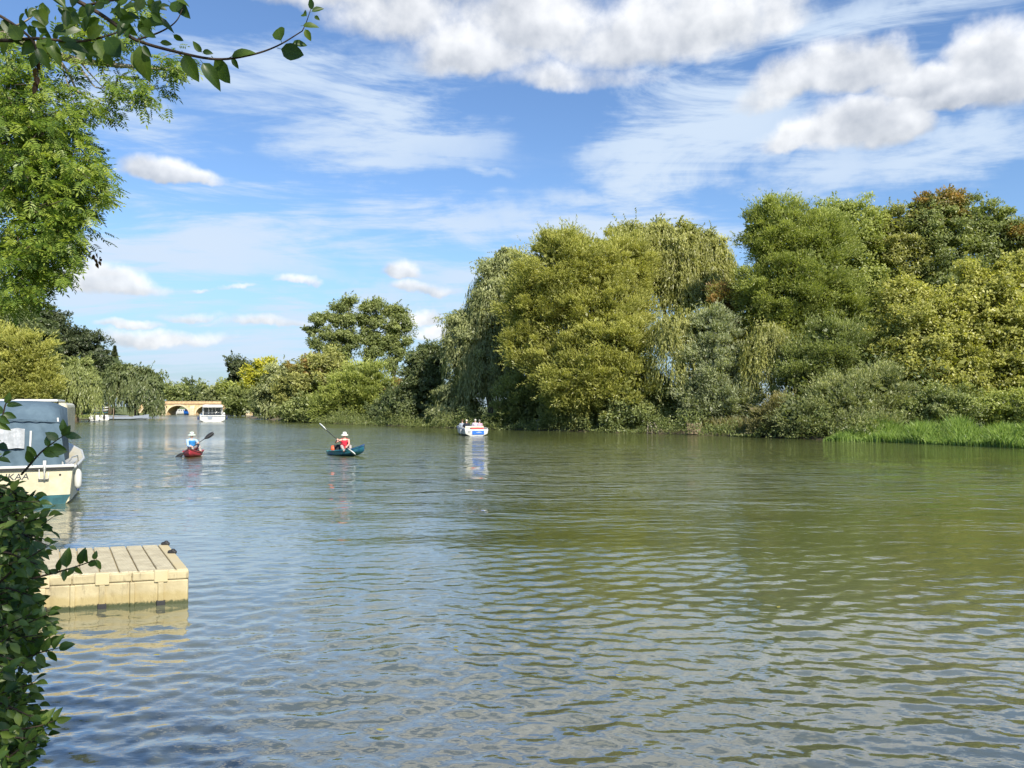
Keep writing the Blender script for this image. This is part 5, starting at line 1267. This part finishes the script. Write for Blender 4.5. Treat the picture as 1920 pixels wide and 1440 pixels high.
sprig([(40,890),(75,850),(100,830),(122,815)], [(118,818,.6,-.9,22),(122,815,1,.1,26),(120,812,-.1,-1,26),(110,824,-.8,-.4,28),(92,838,-.3,-1,26),(100,832,1,.6,26),(80,848,1,-.05,34),(70,856,-.7,-.6,30),(60,870,-.3,-1,28),(92,845,.6,.8,18)], 1.95)
sprig([(-40,830),(0,790),(12,755),(30,748)], [(6,775,1,.35,26),(12,760,1,-.2,26),(12,757,.3,-1,22),(5,775,-.8,-.5,24),(-8,790,.7,.5,26),(0,780,.9,.9,20)], 2.0)
sprig([(60,1085),(110,1072),(150,1060),(178,1050)], [(112,1070,-.2,-.8,26),(122,1068,-.1,1,22),(110,1074,-.9,-.3,18),(142,1062,.4,.9,20),(125,1064,0,-1,38),(150,1058,.1,-1,26),(165,1056,-.2,-1,26),(166,1054,.9,.3,18),(178,1050,.7,.9,20),(176,1049,.3,-1,16),(140,1063,-.8,.9,22)], 1.9)
sprig([(30,1240),(70,1225),(110,1215)], [(80,1222,.5,-1,30),(90,1220,.8,.8,26),(100,1217,.3,-1,26),(110,1215,1,-.3,28),(60,1228,.2,-1,28),(70,1226,.6,1,28),(50,1232,-.1,-1,28)], 1.85)
sprig([(20,1370),(70,1362),(105,1350)], [(80,1358,.5,-1,26),(90,1354,.9,.6,26),(100,1351,.4,-1,24),(105,1350,1,-.1,28),(60,1364,.4,1,26)], 1.85)
# the ones showing largest become parts, the rest one mesh
def vis(l):
    M, ln, q, D = l
    return 99 if ln == 9 else ln / q.y + (0.012 if q.x / q.y > -.66 else 0)
leaves_.sort(key=vis, reverse=True)
bp = [p_.copy() for p_ in protos]
for p_ in bp: p_.materials.clear(); p_.materials.append(BLM); p_.name = 'bush_leaf'
for i, (M, ln, q, D) in enumerate(leaves_[:300]):
    o_ = bpy.data.objects.new('leaf', bp[i % 5]); COL.objects.link(o_); o_.parent = bush; o_.matrix_local = Matrix.Translation(-hbp) @ M
rest = leaves_[300:]
lp = leafproto('leaf', 3, .3, .5, .28)
joined_leaves('foliage', [Matrix.Translation(-hbp) @ r_[0] for r_ in rest], lp, bush, m=LM['bush'])
print('bush leaves', len(leaves_))

# ------------------------------------------------------------------ ash tree at the left
ab = Vector((-10.6, 9.0, .5))
ash = thing('ash_tree', 'sunlit ash tree with feathery bright green leaves filling the upper left edge', 'tree', ab)
twig(ash, 'trunk', [ab - Vector((0, 0, .8)), ab + Vector((.1, 0, 2)), ab + Vector((.3, 0, 4.5)), ab + Vector((.2, 0, 7))], [.28, .24, .18, .11], BARK, ab)
def cleaf(name, n=9, wd=.062):
    """compound leaf: pairs of leaflets on a stalk, one unit long"""
    vs_, fs_ = [], []
    def fl(p_, d_, L):
        b_ = len(vs_); s_ = Vector((-d_.y, d_.x, 0)); vs_.extend([p_, p_ + d_ * L * .45 + s_ * wd + Vector((0, 0, .02)), p_ + d_ * L + Vector((0, 0, -.04)), p_ + d_ * L * .45 - s_ * wd + Vector((0, 0, .02))]); fs_.append((b_, b_ + 1, b_ + 2, b_ + 3))
    for i in range(n // 2):
        y = .28 + .60 * i / (n // 2); z = -.25 * y * y
        for s_ in (-1, 1): fl(Vector((0, y, z)), Vector((s_ * .9, .45, -.12)).normalized(), .36)
    fl(Vector((0, .90, -.2)), Vector((0, 1, -.15)).normalized(), .34)
    b_ = len(vs_); vs_.extend([Vector((-.008, 0, 0)), Vector((.008, 0, 0)), Vector((.006, .92, -.2)), Vector((-.006, .92, -.2))]); fs_.append((b_, b_ + 1, b_ + 2, b_ + 3))
    return G().add(vs_, fs_).mesh(name)
cl = cleaf('ash_leaf'); cl.materials.append(LM['ash'])
AD = 8.5
lob = [(60,215,75,60),(20,170,55,50),(95,250,60,55),(130,300,62,50),(60,330,90,60),(140,360,66,44),(60,420,100,60),(110,440,62,50),(30,500,70,60),(80,500,50,40),(10,290,70,70),(165,335,36,26),(20,90,44,30),(10,560,50,24),
       (232,150,36,22),(282,175,30,24),(200,195,36,16),(170,205,22,10),(330,120,26,18),(300,130,22,14),(155,45,36,22),(190,85,36,20),(240,60,20,14),(250,10,32,12),(110,105,30,20),(130,165,26,18),(60,150,40,22)]
A_ = []
ra = random.Random(5)
tg = G()
for (lx, ly, rx, ry) in lob:
    big_ = rx > 40; n_ = int(rx * ry * (.021 if big_ else .020)) + 3
    for i in range(n_):
        a = ra.uniform(0, 6.28); q = math.sqrt(ra.random()); x = lx + rx * q * math.cos(a); y = ly + ry * q * math.sin(a)
        D = AD + (ra.gauss(0, .42) if big_ else ra.gauss(0, .10)); tip = at(x, y, D)
        c = at(lx - rx * .3, ly - ry * .2, AD + .1)
        out_ = (tip - c); out_ = out_.normalized() if out_.length > .01 else Vector((1, 0, 0))
        if i % 2 == 0: tg.tube([c.lerp(tip, .15) - ab, tip - ab], [.008, .003], 4)
        for k in range(5):
            d = out_ * .9 + Vector((ra.gauss(0, .6), ra.gauss(0, .6), ra.gauss(-.35, .45)))
            ln = ra.uniform(.12, .20); nr_ = Vector((ra.gauss(0, .45), ra.gauss(-.45, .45), 1))
            A_.append((leaf_matrix(tip + Vector((ra.gauss(0, .05), ra.gauss(0, .05), ra.gauss(0, .05))), d, nr_, ln), tip.y))
tag(tg.obj('twigs', BARK, ash, True), kind='stuff')
def ashlimb(pts, r0_, r1_, m_=BARK_L):
    P = curve([at(x, y, AD + (pts[i][2] if len(pts[i]) > 2 else 0)) for i, (x, y, *_) in enumerate(pts)], 5)
    twig(ash, 'limb', P, list(np.linspace(r0_, r1_, len(P))), m_, ab)
ashlimb([(-520,260,.5),(-300,120,.4),(-100,60,.2),(30,75),(110,105),(170,117),(250,125),(335,132)], .10, .010)
ashlimb([(-10,60),(25,50),(50,38),(70,22)], .018, .006); ashlimb([(105,103),(130,140),(145,170),(170,185),(200,190)], .018, .004)
ashlimb([(135,112),(160,140),(175,160),(190,165),(230,160)], .015, .004); ashlimb([(150,116),(175,145),(200,172)], .012, .003); ashlimb([(200,120),(230,110),(250,118)], .010, .003); ashlimb([(235,125),(270,140),(285,170)], .010, .003)
ashlimb([(110,105),(125,150),(140,200)], .010, .003); ashlimb([(300,128),(310,105),(335,100)], .007, .002)
ashlimb([(-500,420,.5),(-200,350,.3),(0,300),(80,290),(160,330)], .09, .010); ashlimb([(-480,560,.4),(-150,520,.3),(20,470),(90,460),(150,430)], .08, .010); ashlimb([(10,230),(25,180),(38,200),(30,150)], .018, .005)
ashlimb([(-350,520,.3),(-100,420),(30,380),(110,370)], .05, .008)
A_.sort(key=lambda a: a[1])
nA = len(A_)
vis_ = A_[:nA // 2]; ra.shuffle(vis_)
parts_ = vis_[:300]; rest = vis_[300:] + A_[nA // 2:]
for (M, _) in parts_:
    me = cl; o_ = bpy.data.objects.new('leaf', me); COL.objects.link(o_); o_.parent = ash; o_.matrix_local = Matrix.Translation(-ab) @ M
joined_leaves('foliage', [Matrix.Translation(-ab) @ m_[0] for m_ in rest], cl, ash, m=LM['ash'])
for p_ in (cl,):
    at2 = p_.attributes.new('tint', 'FLOAT', 'POINT'); at2.data.foreach_set('value', np.linspace(.3, .95, len(p_.vertices)).astype(np.float32))
print('ash leaves', nA)
# brown seed keys at the lower tip
ks = thing('seed_bunch', 'small bunch of reddish brown leaves at the tip of the ash branch against the sky', 'leaves', at(170, 480, 8.6))
for i in range(14):
    M = leaf_matrix((ra.uniform(-.12, .12), ra.uniform(-.05, .05), ra.uniform(-.10, .06)), (ra.gauss(0, .6), ra.gauss(0, .4), ra.gauss(-.3, .6)), (ra.gauss(0, .5), -1, .3), ra.uniform(.05, .08))
    me = bpy.data.meshes['dry_leaf']; o_ = bpy.data.objects.new('leaf', me); COL.objects.link(o_); o_.parent = ks; o_.matrix_local = M
P = curve([at(60, 470, 8.6), at(120, 468, 8.6), at(170, 478, 8.6)], 5); G().tube([p_ - ks.location for p_ in P], .006, 5).obj('twig', BARK_D, ks, True)

# ------------------------------------------------------------------ leaves floating on the water
FL = leafmat('fallen_leaf', (.45,.40,.10), (.60,.52,.16), (.75,.66,.28))
fl = protos[3].copy(); fl.name = 'floating_leaf'; fl.materials.clear(); fl.materials.append(FL)
for (px, py, lab) in [(1458,1143,'small yellow leaf floating furthest right on the water'),(850,1217,'small yellow leaf floating in the middle foreground, nearer than the dock'),(720,1375,'yellow leaf floating near the bottom of the photo'),(1155,1270,'small yellow leaf floating right of the middle in the foreground'),(300,1232,'pale curled leaf floating just below the reflection of the dock'),(75,1385,'yellow leaf floating beside the near bush')]:
    q = at(px, py, 1); d = Vector(q) - Vector((0, 0, CAMH)); s_ = -CAMH / d.z; q = Vector((0, 0, CAMH)) + d * s_
    o_ = link('floating_leaf', fl); tag(o_, lab, 'leaf', 'leaves floating on the river'); o_.matrix_world = leaf_matrix((q.x, q.y, .022), (rl.uniform(-1, 1), rl.uniform(-.4, .4), 0), (0, 0, 1), .055)
